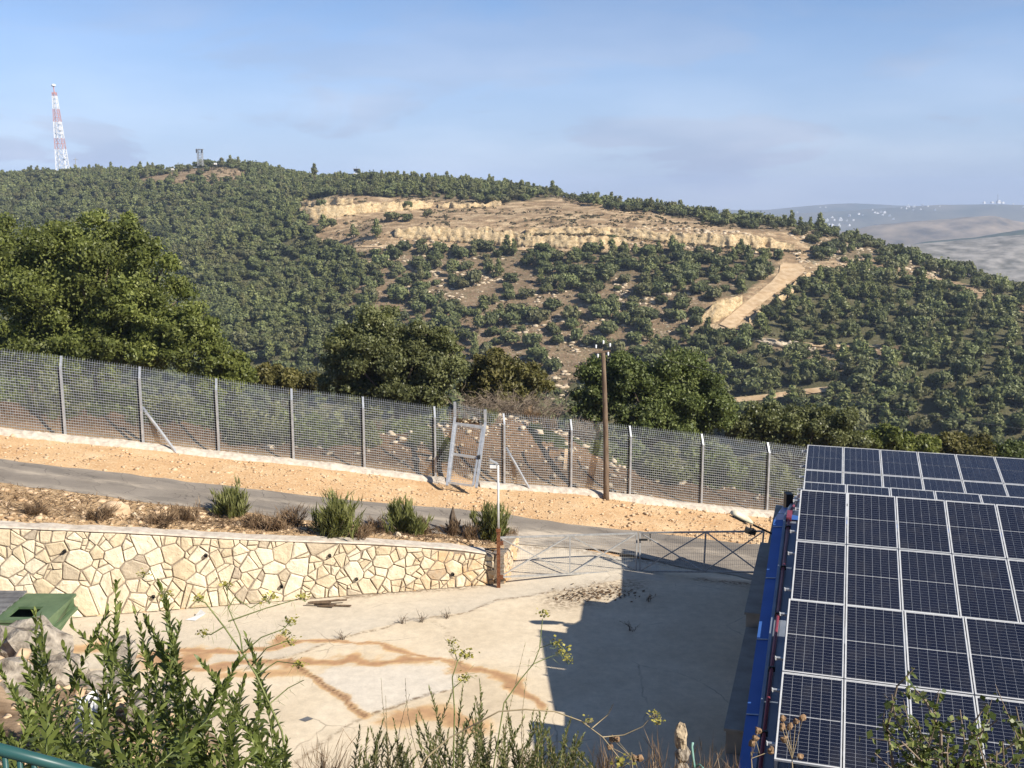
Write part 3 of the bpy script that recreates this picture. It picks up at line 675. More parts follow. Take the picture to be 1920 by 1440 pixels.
# ------------------------------------------------------------------ security fence
fence = thing('security_fence', 'tall grey wire mesh fence on bent steel posts beyond the road', 'fence', PB[8])
FD = np.array([.985, .17, 0]); FN = np.array([-.17, .985, 0])        # along the fence, away from the road
KN = .44                                                                # length of the bent top
def post_pts(i):
    b_ = PB[i]; h = PH[i]
    return b_ + (0, 0, -.25), b_ + (0, 0, h - KN * .88), b_ + (0, 0, h) + FN * .24
for i in range(len(POSTS)):
    a_, k_, t_ = post_pts(i); m_ = MB(); m_.bar(a_, k_, .075, .075, up=(1, .1, 0)); m_.bar(k_ - (0, 0, .02), t_, .07, .07, up=(1, .1, 0))
    m_.build('post', M['galv'], fence)
NH = 27
def mesh_panel(i, parent, skip=None):
    a0, k0, t0 = post_pts(i); a1, k1, t1 = post_pts(i + 1); a0 = PB[i] + (0, 0, .03); a1 = PB[i + 1] + (0, 0, .03)
    off = FN * .05; mb = MB(); L_ = np.linalg.norm(a1 - a0); nv = int(L_ / .085)
    sagv = lambda f: -.02 * math.sin(math.pi * f) + np.array([0, 0, 0])
    for j in range(nv):
        f = (j + .5) / nv
        if skip and skip[0] < f < skip[1]: continue
        A = a0 + (a1 - a0) * f + off; K = k0 + (k1 - k0) * f + off; T_ = t0 + (t1 - t0) * f + off
        mb.bar(A, K, .0075, .0075, up=(0, 1, 0)); mb.bar(K, T_ + (T_ - K) * .06, .0065, .0065, up=(1, 0, 0))
    segs = [(0, 1)] if not skip else [(0, skip[0]), (skip[1], 1)]
    for j in range(NH):
        f = j / (NH - 1.)
        for s0, s1 in segs:
            A = a0 + (k0 - a0) * f; B = a1 + (k1 - a1) * f
            if skip: mb.bar(A + (B - A) * s0 + off * .8, A + (B - A) * s1 + off * .8, .0155, .0155)
            else: mb.bar(A + off * .8, B + off * .8, .0155, .0155)
    for j in range(1, 5):
        f = j / 5.
        A = k0 + (t0 - k0) * f; B = k1 + (t1 - k1) * f; mb.bar(A + off, B + off, .0085, .0085)
    mb.build('mesh_panel', M['wire'], parent)
for i in range(len(POSTS) - 1): mesh_panel(i, fence, (.25, .64) if i == 7 else None)
for (p0, q0) in (((267, 762), (333, 846)), ((948, 838), (996, 912))):
    t = fence_t(p0[0]); q_ = PB[np.argmin(abs(PB[:, 0] - P(p0[0], p0[1], t)[0]))]; A_ = P(p0[0], p0[1], t) - FN * .08; B_ = P(q0[0], q0[1], fence_t(q0[0]) - .45); B_[2] = min(B_[2], float(G(B_[0], B_[1]))) - .05; MB().bar(A_, B_, .11, .06).build('brace', M['galv'], fence)
def footing(i0, i1):
    pl = resample(PB[i0:i1 + 1] if i1 - i0 > 0 else PB[i0:i0 + 2], 60 * max(1, i1 - i0)); V = []; return pl
def foot_strip(pl):
    mf = MB(); V = []; n = len(pl)
    for k, p in enumerate(pl):
        nz_ = vnoise(p[0] * 1.7, 3.3) ; n2 = vnoise(p[0] * 6.1, 1.2)
        for j, (e, h) in enumerate(((.26, -.1), (.16, .10), (-.05, .15), (-.26, .13), (-.42, .07), (-.52, -.08))):
            e2 = e * (1 + .35 * (nz_ - .5)) + (.07 * (vnoise(p[0] * 5 + j * 9, j * 3.1) - .5)); q = p + FN[:2] * (e2 - .02)
            V.append([q[0], q[1], float(Lf(p[0])) + h * (.75 + .6 * nz_) + .05 * (vnoise(p[0] * 8 + j * 5, j * 2.2) - .5)])
    mf.add(V, [(k * 6 + j, k * 6 + j + 1, (k + 1) * 6 + j + 1, (k + 1) * 6 + j) for k in range(n - 1) for j in range(5)] + [tuple(range(5, -1, -1)), tuple((n - 1) * 6 + j for j in range(6))])
    return mf
gA = PB[7] + (PB[8] - PB[7]) * .12; gB = PB[7] + (PB[8] - PB[7]) * .62
foot_strip(resample(np.concatenate([PB[:8], gA[None]]), 420)).build('footing', M['cast'], fence)
foot_strip(resample(np.concatenate([gB[None], PB[8:]]), 460)).build('footing', M['cast'], fence)
# dark strips added beside the posts in place of their shade on the mesh
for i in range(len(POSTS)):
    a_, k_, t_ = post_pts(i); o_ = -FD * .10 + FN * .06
    MB().bar(a_ + o_ + (0, 0, .3), k_ + o_, .075, .01, up=FN).build('post_shade_strip', M['dark_metal'], fence)

# leaning pedestrian gate in the fence
def gp(px, py, t): return P(px, py, t)
tb, tp = 41.4, 42.9
gate = thing('fence_gate', 'narrow grey pedestrian gate leaning sideways in the mesh fence', 'gate', gp(867, 910, tb))
lean = lambda px, py: gp(px, py, tb + (tp - tb) * (908 - py) / 118.)
pa, pb = lean(838, 911), lean(853, 782); pc, pd = lean(893, 915), lean(910, 792)
m_ = MB(); m_.bar(pa, pb, .10); m_.build('gate_post', M['galv'], gate)
m_ = MB(); m_.bar(pc, pd, .10); m_.build('gate_post', M['galv'], gate)
MB().bar(pb, pb + (0, 0, .62), .10).build('gate_post', M['galv'], gate); MB().bar(pd, pd + (0, 0, .52), .11).build('gate_post', M['galv'], gate)
MB().bar(lean(851, 794), lean(908, 801), .09).build('header', M['galv'], gate)
fr = [lean(842, 905), lean(887, 911), lean(905, 803), lean(855, 795)]; m_ = MB()
for k in range(4): m_.bar(fr[k], fr[(k + 1) % 4], .075)
lf = m_.build('gate_leaf', M['galv'], gate)
MB().bar(fr[0] * .52 + fr[3] * .48, fr[1] * .52 + fr[2] * .48, .07).build('middle_rail', M['galv'], lf)
m_ = MB()
for k in range(1, 24): f = k / 24.; m_.bar(fr[0] + (fr[3] - fr[0]) * f, fr[1] + (fr[2] - fr[1]) * f, .009)
for k in range(1, 13): f = k / 13.; m_.bar(fr[0] + (fr[1] - fr[0]) * f, fr[3] + (fr[2] - fr[3]) * f, .006)
m_.build('mesh_panel', M['wire'], lf)
lk = lean(898, 858); MB().box(lk + (0, -.06, 0), (.12, .12, .2)).build('lock', M['dark_metal'], gate)
# mesh above the gate header
m_ = MB(); a0, a1 = pb, pd; u0, u1 = pb + (0, 0, .6), pd + (0, 0, .55)
for k in range(1, 16): f = k / 16.; m_.bar(a0 + (a1 - a0) * f, u0 + (u1 - u0) * f, .0065)
for k in range(1, 7): f = k / 7.; m_.bar(a0 + (u0 - a0) * f, a1 + (u1 - a1) * f, .009)
m_.build('mesh_panel', M['wire'], gate)

# ------------------------------------------------------------------ utility pole
ub = P(1137, 928, fence_t(1137) - .75); ub[2] = float(G(ub[0], ub[1])); ut = float((ub[1] * CP - (ub[2] - CAMZ) * SP)); uh = P(1131, 648, ut + .0)
pole = thing('utility_pole', 'brown wooden utility pole with white insulators at its top beside the fence', 'pole', ub)
ln = np.linspace(0, 1, 8)[:, None]; MB().tube(ub - (0, 0, .3) + (uh - ub) * ln + np.sin(ln * 3.1) * np.array([.04, 0, 0]), np.linspace(.125, .085, 8), 10).build('shaft', M['wood'], pole, True)
MB().bar(uh + (-.32, 0, -.28), uh + (.30, 0, -.22), .07).build('crossarm', M['wood'], pole)
for dx, dz in ((-.30, -.12), (.27, -.06), (0, .06), (-.22, -.5), (.2, -.42)):
    q = uh + (dx, -.06, dz); MB().tube([q, q + (0, 0, .05), q + (0, 0, .07), q + (0, 0, .14), q + (0, 0, .17)], [.014, .042, .032, .042, .018], 8).build('insulator', M['white'], pole, True)
cb = MB(); e0 = uh + (0, 0, .05); e1 = P(2300, 835, 64); f = np.linspace(0, 1, 30)[:, None]; cb.tube(e0 + (e1 - e0) * f - np.array([0, 0, 1.]) * (4 * f * (1 - f)) * .9, .012, 4)
tag(cb.build('power_cable', M['dark_metal']), 'thin dark power cable sagging from the wooden pole over the trees', 'cable')

# ------------------------------------------------------------------ yard gate, its posts and the solar lamp
gpst = thing('gate_post', 'rusty red steel gate post at the end of the stone wall', 'post', (GX + .12, GY - .28, 0))
g0 = np.array([GX + .12, GY - .28, 0])
tg = g0[1] * CP + CAMZ * SP; ptop = P(931, 986, tg)[2]
MB().bar(g0 - (0, 0, .1), g0 + (0, 0, ptop), .115, .115, up=(0, 1, 0)).build('shaft', M['rust'], gpst)
MB().box(g0 + (0, 0, ptop * .985), (.15, .15, .10)).build('collar', M['rust'], gpst)
for hz_ in (.35, ptop - .45): MB().box(g0 + (.10, 0, hz_), (.10, .07, .12)).build('hinge', M['rust'], gpst)
lamp = thing('solar_lamp', 'small solar lamp on a thin white pole standing on the rusty gate post', 'lamp', g0 + (0, 0, ptop))
l1 = P(931, 862, tg); lt = l1[2]
MB().tube([g0 + (0, 0, ptop), np.array([g0[0] - .01, g0[1], lt])], .032, 8).build('pole', M['white'], lamp, True)
c = np.array([g0[0] - .16, g0[1], lt + .02]); cs, sn = math.cos(.5), math.sin(.5)
MB().box(c + (.02, 0, .08), (.30, .22, .035), [[cs, 0, sn], [0, 1, 0], [-sn, 0, cs]]).build('solar_panel', M['gate_grey'], lamp)
MB().box(c + (-.0, -.04, -.04), (.20, .16, .10)).build('lamp_head', M['white'], lamp)
MB().bar(c + (0, 0, 0), c + (.17, 0, 0), .03).build('bracket', M['dark_metal'], lamp)
def leaf_gate(name, label, A0, A1, B0, B1, mid):
    """A hinge side, B meeting side; 0 bottom, 1 top"""
    t = thing(name, label, 'gate', A0); m_ = MB()
    for p, q in ((A0, A1), (B0, B1), (A1, B1), (A0, B0)): m_.bar(p, q, .05, .05)
    m_.build('frame', M['gate_grey'], t)
    M0 = A0 + (B0 - A0) * mid; M1 = A1 + (B1 - A1) * mid; MB().bar(M0, M1, .045).build('middle_stile', M['gate_grey'], t)
    for p, q in ((A0, M1), (A1, M0), (M0, B1), (M1, B0)):
        MB().bar(p + (0, .0, 0), q, .035).build('brace', M['gate_grey'], t)
    m_ = MB(); nv = 62; off = np.array([0, .03, 0])
    for k in range(1, nv): f = k / nv; m_.bar(A0 + (B0 - A0) * f + off, A1 + (B1 - A1) * f + off, .0045)
    for k in range(1, 11): f = k / 11.; m_.bar(A0 + (A1 - A0) * f + off, B0 + (B1 - B0) * f + off, .0045)
    m_.build('mesh_panel', M['gate_grey'], t); return t
tl, tm, tr = tg, 35.2, 34.0
leaf_gate('yard_gate', 'long grey mesh yard gate leaf hung on the rusty post', P(937, 1082, tl), P(937, 1008, tl), P(1193, 1071, tm), P(1194, 1000, tm), .50)
gr_ = leaf_gate('yard_gate', 'shaded grey mesh yard gate leaf meeting the solar building', P(1425, 1073, tr), P(1432, 996, tr), P(1200, 1071, tm), P(1200, 999, tm), .46)
MB().box(P(1206, 1012, tm - .1), (.28, .05, .06)).build('bolt', M['dark_metal'], gr_); MB().bar(P(1219, 1000, tm - .05), P(1219, 1015, tm - .05), .03).build('drop_rod', M['dark_metal'], gr_)
# support under the gates: drop legs to the slab
for px, t_, g_ in ((1200, tm, gr_),):
    q = P(px, 1072, t_); MB().bar(q, (q[0], q[1], G(q[0], q[1]) - .02), .03).build('drop_leg', M['gate_grey'], g_)

# ------------------------------------------------------------------ building with the solar roof
BU, BV = np.array([.957, -.29, 0]), np.array([.29, .957, 0])
def bl(u, b_, z): return BU * u + BV * b_ + np.array([0, 0, z])
ZUP = np.array([0, 0, 1.]); U1 = 9.6                               # building runs from u=-1 to U1
RB, ES, EN = 26.2, 15.0, 35.0                                       # ridge, near eave, far eave
def roof_z(b_): return np.where(np.asarray(b_) < RB, 4.31 - .19 * (RB - np.asarray(b_)), 4.31 - .22 * (np.asarray(b_) - RB))
M['roof'] = simple('grey_blue_roof_sheet', (.20, .24, .30), (.30, .34, .40), 2, .42, .35, spec=.5)
M['blue'] = simple('blue_painted_sheet', (.045, .125, .38), (.062, .16, .46), 1.5, .42, .1, spec=.5)
M['plaster'] = simple('grey_render', (.24, .225, .20), (.36, .34, .30), 2.2, .9, bmp=.3, detail=6)
M['maroon'] = simple('maroon_conduit', (.16, .03, .05), (.24, .05, .07), 5, .4)
bld = thing('building', 'long low building with blue edged metal roof under the solar panels', 'building', bl(4, 25, 0))
# walls
def wall_prism(u0, u1, bs, zt, z0, name, mat):
    mb = MB(); V = []
    for b_, z in zip(bs, zt):
        for u, zz in ((u0, z0), (u0, z), (u1, z), (u1, z0)): V.append(bl(u, b_, zz))
    n = len(bs); mb.add(V, [(i * 4 + k, i * 4 + (k + 1) % 4, (i + 1) * 4 + (k + 1) % 4, (i + 1) * 4 + k) for i in range(n - 1) for k in range(4)] + [(0, 1, 2, 3), tuple(4 * (n - 1) + k for k in (3, 2, 1, 0))])
    return mb.build(name, mat, bld)
bs = [15.6, RB, 34.4]
wall_prism(-.90, -.62, bs, [float(roof_z(q)) - .10 for q in bs], -1.6, 'gable_wall', M['plaster'])
wall_prism(U1 - .4, U1 - .1, bs, [float(roof_z(q)) - .10 for q in bs], -1.6, 'gable_wall', M['plaster'])
wall_prism(-.6, U1 - .42, [15.6, 15.9], [float(roof_z(15.7)) - .12] * 2, -1.6, 'eave_wall', M['plaster'])
wall_prism(-.6, U1 - .42, [34.1, 34.4], [float(roof_z(34.4)) - .12] * 2, -2.2, 'eave_wall', M['plaster'])
# stepped concrete piers along the gable
for b0, b1, h, u0 in ((29.3, 34.3, 2.2, -1.45), (24.0, 29.2, 2.55, -1.60), (19.0, 23.9, 2.2, -1.55), (13.8, 18.9, 1.7, -1.5)):
    wall_prism(u0, -.905, [b0, b1], [h, h], -1.2, 'concrete_pier', M['plaster'])
    wall_prism(u0 - .04, -.905, [b0 - .05, b1 + .05], [h + .06, h + .06], h + .003, 'pier_cap', M['plaster'])
# roof sheets with ribs running up the slope
def roof_half(b0, b1, name):
    us = []; zs = []; u = -.745; p = .25
    while u < U1:
        for du, dz in ((0, 0), (.14, 0), (.165, .035), (.215, .035), (.24, 0)): us.append(u + du); zs.append(dz)
        u += p
    V = [bl(u, b_, float(roof_z(b_)) + z) for b_ in (b0, b1) for u, z in zip(us, zs)]; n = len(us)
    return MB().add(V, [(i, i + 1, n + i + 1, n + i) for i in range(n - 1)]).build(name, M['roof'], bld)
roof_half(ES, RB + .001, 'roof_sheet'); roof_half(EN, RB, 'roof_sheet')
rc = MB(); V = [bl(u, b_, float(roof_z(b_)) + .05) for u in (-.82, U1) for b_ in (RB - .22, RB, RB + .22)]
rc.add(V, [(0, 3, 4, 1), (1, 4, 5, 2)]).build('ridge_cap', M['blue'], bld)
# verge: wide blue flashing, upstand, galvanised edge
for b0, b1 in ((ES - .1, RB), (RB, EN + .1)):
    zz = [float(roof_z(b0)), float(roof_z(b1))]; wall_prism(-1.30, -.98, [b0, b1], [zz[0] - .06, zz[1] - .06], 0, 'x', M['blue']) if False else None
    V = [bl(u, b_, z + dz) for b_, z in ((b0, zz[0]), (b1, zz[1])) for u, dz in ((-1.17, -.20), (-1.17, -.10), (-.945, -.08), (-.93, .05), (-.87, .05), (-.86, -.02), (-.74, -.005))]
    vg = MB().add(V[:3] + V[7:10], [(0, 3, 4, 1), (1, 4, 5, 2)]).build('verge_flashing', M['blue'], bld)
    MB().add(V[2:4] + V[9:11], [(0, 2, 3, 1)]).build('upstand', M['blue'], vg)
    MB().add(V[3:] + [], []) if False else None
    MB().add(V[3:7] + V[10:14], [(k, 4 + k, 5 + k, k + 1) for k in range(3)]).build('edge_channel', M['roof'], vg)
for b_ in np.arange(16.2, 34, 2.4):
    z = float(roof_z(b_)); MB().bar(bl(-1.165, b_, z - .085), bl(-.95, b_, z - .065), .03, .012).build('joint_strip', M['galv'], bld)
cond = MB(); cond.tube([bl(-.80, b_, float(roof_z(b_)) + .085) for b_ in (ES + .1, 20, RB - .3)], .035, 8)
cd_ = cond.build('conduit', M['maroon'], bld, True)
for b_ in np.arange(16.0, 26, 1.9): MB().box(bl(-.80, b_, float(roof_z(b_)) + .08), (.12, .05, .10)).build('clip', M['dark_metal'], cd_)
cond = MB(); cond.tube([bl(-.80, b_, float(roof_z(b_)) + .085) for b_ in (RB + .2, 30, EN - .4)], .035, 8); cond.build('conduit', M['maroon'], bld, True)
MB().bar(bl(-.80, RB - .3, float(roof_z(RB - .3)) + .085), bl(-.80, RB + .25, float(roof_z(RB + .2)) + .10), .12, .10).build('junction_box', M['maroon'], bld)
for b_ in (31.0,): MB().box(bl(-1.0, b_, float(roof_z(b_)) + .12), (.2, .3, .45)).build('vent_stack', M['dark_metal'], bld)

# ------------------------------------------------------------------ solar tables
def cell_mat():
    m, nt, b = new_mat('solar_cells')
    tc = nt.nodes.new('ShaderNodeTexCoord'); sx = nt.nodes.new('ShaderNodeSeparateXYZ'); nt.links.new(tc.outputs['Object'], sx.inputs[0])
    fr = mth(nt, 'FRACT', mth(nt, 'DIVIDE', sx.outputs['Y'], .0835)); ln_ = mth(nt, 'LESS_THAN', fr, .045)         # gaps between the half cells
    bb = mth(nt, 'FRACT', mth(nt, 'DIVIDE', sx.outputs['X'], .0165)); bbl = mth(nt, 'MULTIPLY', mth(nt, 'LESS_THAN', bb, .10), .25)
    oi = nt.nodes.new('ShaderNodeObjectInfo'); col = mixc(nt, noise(nt, .8, 2), (.0055, .0075, .018), (.009, .012, .028)); col = mixc(nt, mth(nt, 'MULTIPLY', oi.outputs['Random'], .5), col, (.013, .016, .030)); col = mixc(nt, ln_, col, (.26, .28, .32))
    col = mixc(nt, ramp(nt, noise(nt, 2.1, 6, .7), [(.5, 0), (.85, .09)]), col, (.30, .27, .22))                     # dust film
    nt.links.new(col, b.inputs['Base Color']); b.inputs['Roughness'].default_value = .25; b.inputs['Specular IOR Level'].default_value = .22
    return m
M['cell'] = cell_mat(); M['alu'] = simple('anodised_frame', (.62, .62, .61), (.74, .74, .73), 6, .45, .25)
M['back'] = simple('white_backsheet', (.58, .59, .60), (.66, .67, .68), 4, .35)
PW, PL = 1.05, 2.12
fm = MB()
for x0, x1, y0, y1 in ((0, PW, 0, .022), (0, PW, PL - .022, PL), (0, .022, .022, PL - .022), (PW - .022, PW, .022, PL - .022)): fm.box(((x0 + x1) / 2, -(y0 + y1) / 2, 0), (x1 - x0, y1 - y0, .04))
fm.v = [np.array(v) for v in fm.v]; FR = mesh_data('frame', np.concatenate(fm.v), [f for l in fm.f for f in l], M['alu'])
BK_ = MB().box((PW / 2, -PL / 2, .004), (PW - .04, PL - .04, .012)); BKD = mesh_data('backsheet', np.concatenate(BK_.v), [f for l in BK_.f for f in l], M['back'])
cw, cl = (PW - .056) / 6 - .008, (PL - .06) / 2 - .014
CE_ = MB().box((0, 0, 0), (cw, cl, .004)); CED = mesh_data('cell_string', np.concatenate(CE_.v), [f for l in CE_.f for f in l], M['cell'])
def data_obj(name, data, parent, loc):
    o = bpy.data.objects.new(name, data); COL.objects.link(o); o.parent = parent; o.location = loc; return o
def table(label, u0, bt, zt, tilt, rows, cols, seed):
    org = bl(u0, bt, zt); t = thing('solar_table', label, 'solar array', org)
    ct, st = math.cos(tilt), math.sin(tilt)
    yax = BV * ct + ZUP * st                                       # up the panel
    zax = np.cross(BU, yax)
    rot = Matrix((tuple(BU), tuple(yax), tuple(zax))).transposed().to_4x4()
    r = np.random.default_rng(seed)
    for i in range(cols):
        for j in range(rows):
            if -.0 > 1: continue
            p = BU * (i * 1.07) - yax * (j * 2.155) + zax * r.uniform(-.004, .004)
            pe = bpy.data.objects.new('solar_panel', BKD); COL.objects.link(pe); pe.parent = t
            pe.matrix_local = Matrix.Translation(Vector(p)) @ rot
            data_obj('frame', FR, pe, (0, 0, 0))
            for a_ in range(6):
                for b_ in range(2): data_obj('cell_string', CED, pe, (.028 + (cw + .008) * (a_ + .5), -(.03 + (cl + .014) * (b_ + .5)), .0125))
    L_ = rows * 2.155; wdt = cols * 1.07
    for k in range(rows * 2):                                      # rails across, with white end caps
        d = (k // 2) * 2.155 + (.42 if k % 2 == 0 else 1.72); A = org + BU * -.14 - yax * d - zax * .05; B = org + BU * (wdt + .06) - yax * d - zax * .05
        ra = MB().bar(A, B, .045, .045, up=zax).build('rail', M['galv'], t)
        MB().box(A - BU * .004, (.012, .06, .06)).build('end_cap', M['white'], ra)
        for f in (.02, .5, .97):
            q = A + (B - A) * f; bb = float(q @ BV); MB().bar(q - zax * .02, (q[0], q[1], float(roof_z(bb)) - .01), .04).build('leg', M['galv'], t)
    return t
table('front solar table of two panel rows, half screened by a leafy shrub', -.566, 20.69, 4.27, R(16.5), 2, 7, 1)
table('second solar table of two panel rows crossing the roof ridge', -.547, 25.53, 5.20, R(16.5), 2, 8, 2)
table('single row of solar panels peeping over the ridge behind the second table', -.53, 28.29, 4.68, R(7), 1, 8, 3)
table('rearmost solar table of two panel rows at the far eave by the mesh fence', -.58, 33.65, 4.45, R(7), 2, 9, 4)

# street lamp head and floodlight on the gable
lt = thing('street_lamp', 'cream street lamp head on a black arm from the gable end', 'lamp', bl(-1.0, RB - .4, 3.7))
tq = 27.2; a0 = P(1454, 1004, tq); a1 = P(1412, 984, tq - .1)
MB().tube([a0 + BU * .6, a0, a1], .028, 8).build('arm', M['dark_metal'], lt, True)
M['cream'] = simple('cream_plastic', (.56, .52, .38), (.66, .62, .47), 4, .45)
h0, h1 = P(1410, 981, tq - .1), P(1372, 962, tq - .4); dv = (h1 - h0); f = np.array([0, .12, .3, .55, .85, 1.0]); rad = np.array([.045, .07, .11, .125, .115, .07])
hd = MB(); n = 12; dn = dv / np.linalg.norm(dv); sd = np.cross(dn, ZUP); sd /= np.linalg.norm(sd); upv = np.cross(sd, dn); V = []
for ff, rr_ in zip(f, rad):
    for k in range(n):
        an = 2 * math.pi * k / n; V.append(h0 + dv * ff + sd * rr_ * 1.15 * math.cos(an) + upv * (rr_ * (1.0 if math.sin(an) > 0 else .55) * math.sin(an)))
hd.add(V, [(i * n + k, i * n + (k + 1) % n, (i + 1) * n + (k + 1) % n, (i + 1) * n + k) for i in range(5) for k in range(n)] + [tuple(range(n - 1, -1, -1)), tuple(range(5 * n, 6 * n))]).build('lamp_head', M['cream'], lt, True)
MB().bar(h0 + dv * .25 - upv * .075, h0 + dv * .95 - upv * .075, .17, .03, up=upv).build('lens', M['dark_metal'], lt)
MB().tube([P(1408, 984, tq - .1), P(1407, 993, tq - .1)], .02, 6).build('stem', M['dark_metal'], lt)
fl = thing('floodlight', 'small black floodlight hanging under the cream lamp head', 'lamp', P(1407, 1003, tq - .1))
MB().box(P(1407, 996, tq - .15), (.26, .16, .13), [[.96, .0, .28], [0, 1, 0], [-.28, 0, .96]]).build('housing', M['dark_metal'], fl)
MB().bar(P(1400, 990, tq - .1), P(1414, 991, tq - .1), .02).build('yoke', M['dark_metal'], fl)

# ------------------------------------------------------------------ dumpster with its lids
M['green'] = simple('worn_green_paint', (.070, .118, .058), (.118, .175, .090), 3, .5, bmp=.1)
M['lid'] = simple('grey_plastic_lid', (.10, .10, .105), (.19, .19, .19), 4, .55)
zt = 1.45
q = [onz(62, 1114, zt), onz(153, 1114, zt), onz(119, 1166, zt), onz(13, 1157, zt)]     # far-left, far-right, near-right, near-left of the top
ax = (q[1] - q[0]); ax /= np.linalg.norm(ax); ay = np.array([-ax[1], ax[0], 0])
dm = thing('dumpster', 'green steel dumpster with a square hatch and grey lids beside the stone wall', 'dumpster', (q[2] + q[3]) / 2 * (1, 1, 0))
c0 = q[2] - ax * .45; dep = 1.75; wid = 3.2
def dq(u, v, z): return np.array([c0[0], c0[1], 0]) + ax * u + ay * v + ZUP * z                 # u<0 leftwards, v into the yard wall
mb = MB()
prof = [(0.0, .25), (-.0, 1.18), (.10, 1.45)]
V = []
for u in (-wid, 0.0):
    k = 1 if u == 0 else 0
    for v, z in ((.25, .15), (0, 1.05), (0, zt), (dep, zt), (dep, 1.05), (dep - .25, .15)): V.append(dq(u - (.6 if z < .5 else 0) * k, v, z))
mb.add(V, [(i, (i + 1) % 6, 6 + (i + 1) % 6, 6 + i) for i in range(6) if i != 2] + [(5, 4, 3, 2, 1, 0), (6, 7, 8, 9, 10, 11)])
mb.build('body', M['green'], dm)
# top deck with the hatch left open
hx0, hx1, hy0, hy1 = -1.08, -.42, .16, .86
dk = MB()
for u0, u1, v0, v1 in ((-1.3, 0.06, -.05, hy0), (-1.3, .06, hy1, dep + .05), (-1.3, hx0, hy0, hy1), (hx1, .06, hy0, hy1)):
    dk.box(dq((u0 + u1) / 2, (v0 + v1) / 2, zt + .03), (u1 - u0, v1 - v0, .07), np.stack([ax, ay, ZUP], 1))
dk.build('deck', M['green'], dm)
MB().box(dq((hx0 + hx1) / 2, (hy0 + hy1) / 2, .7), (1.2, 1.2, .02), np.stack([ax, ay, ZUP], 1)).build('refuse', M['dark_metal'], dm)
for v0, v1 in ((-.05, .80), (.84, dep + .05)):
    m_ = MB(); ns = 6
    for k in range(ns):
        va = v0 + (v1 - v0) * (k + .5) / ns; m_.box(dq(-2.25, va, zt + .10 + (.02 if k % 2 else 0)), (1.95, (v1 - v0) / ns + .002, .05), np.stack([ax, ay, ZUP], 1))
    m_.build('lid', M['lid'], dm)
MB().bar(dq(.05, -.03, 1.12), dq(.05, dep, 1.12), .09, .09).build('side_rail', M['green'], dm); MB().bar(dq(-wid, -.05, 1.12), dq(.05, -.05, 1.12), .09, .09).build('front_rail', M['green'], dm)
for u in (-wid + .3, -.5):
    for v in (.35, dep - .4): MB().tube([dq(u, v - .04, .10), dq(u, v + .04, .10)], .10, 10).build('wheel', M['dark_metal'], dm)
# ================================================================== THE HILL: quarry faces, track, trees, towers
def hill_h(x, y): return float(H(np.array([x]), np.array([y]))[0])
_hy = np.concatenate([np.linspace(150, 700, 900)])
def hits(pxs, pys):
    """first crossing of many rays with the hill"""
    o = []
    for px, py in zip(pxs, pys):
        d = ray(px, py); t = _hy / d[1]; x = d[0] * t; z = CAMZ + d[2] * t; h = H(x, _hy); k = np.argmax(z <= h)
        if z[k] > h[k]: k = len(_hy) - 1
        if k > 0:
            a = z[k - 1] - h[k - 1]; b_ = h[k] - z[k]; f = a / (a + b_ + 1e-9); tt = t[k - 1] + (t[k] - t[k - 1]) * f
        else: tt = t[k]
        o.append(CAM + d * tt)
    return np.array(o)
def quarry_mat():
    m, nt, b = new_mat('cut_limestone')
    f = noise(nt, .55, 6, .65, stretch=(1, 1, 1.6)); g = noise(nt, 1.5, 6, .72, stretch=(1, 1, 1.3))
    col = ramp(nt, f, [(.3, (.34, .23, .11)), (.5, (.56, .42, .24)), (.72, (.68, .54, .33))]); col = mixc(nt, ramp(nt, g, [(.53, 0), (.63, .8)]), col, (.20, .15, .09))
    nt.links.new(col, b.inputs['Base Color']); b.inputs['Roughness'].default_value = .95; b.inputs['Specular IOR Level'].default_value = .1
    bump(nt, b, g, .9, .6); return m
M['quarry'] = quarry_mat()
def cliff(top, bot, name='rock_face', lean=.7, amp=1.0, seed=0, mat=None):
    x0, x1 = max(top[0][0], bot[0][0]), min(top[-1][0], bot[-1][0]); n = max(10, int((x1 - x0) / 2.2)); px = np.linspace(x0, x1, n)
    pt = np.interp(px, [q[0] for q in top], [q[1] for q in top]) + (vnoise(px * .21 + seed, 0 * px) - .5) * 5 + (vnoise(px * .045 + seed, 0 * px) - .5) * 7; pb = np.interp(px, [q[0] for q in bot], [q[1] for q in bot])
    B = hits(px, pb); Tt = hits(px, pt); rows = []
    for i in range(n):
        tb = B[i][1] / ray(px[i], pb[i])[1]; hgt = (pb[i] - pt[i]) * tb / FPX; col = []
        col.append(B[i] + (0, -.4, -1.2))
        for k, f in enumerate(np.linspace(0, 1, 7)):
            q = P(px[i], pb[i] + (pt[i] - pb[i]) * f, tb - .8 + lean * hgt * f + amp * .8 * (vnoise(px[i] * .11 + seed, f * 3.5) - .5) * 2 + amp * .55 * (vnoise(px[i] * .37 + seed, f * 7 + 3) - .5) + .9 * lean * hgt * (math.floor(f * 3.2 + .6 * vnoise(px[i] * .05 + seed, 1)) / 3.2 - f)); col.append(q)
        e = Tt[i]; q = col[-1]; col.append((q + e) / 2 + (0, 0, -.15)); col.append(e + (0, .5, -.5)); rows.append(col)
    Rr = np.array(rows); return struct(grid_mesh(name, Rr[..., 0], Rr[..., 1], Rr[..., 2], mat or M['quarry'], False))
cliff([(563,379),(600,372),(640,369),(662,371)], [(563,389),(600,386),(640,384),(662,383)], seed=1)
cliff([(562,388),(600,385),(700,381),(812,378)], [(562,414),(600,411),(680,399),(760,394),(812,388)], seed=2, amp=.8)
cliff([(822,384),(880,380),(940,379)], [(822,390),(880,389),(940,386)], seed=3, amp=.5)
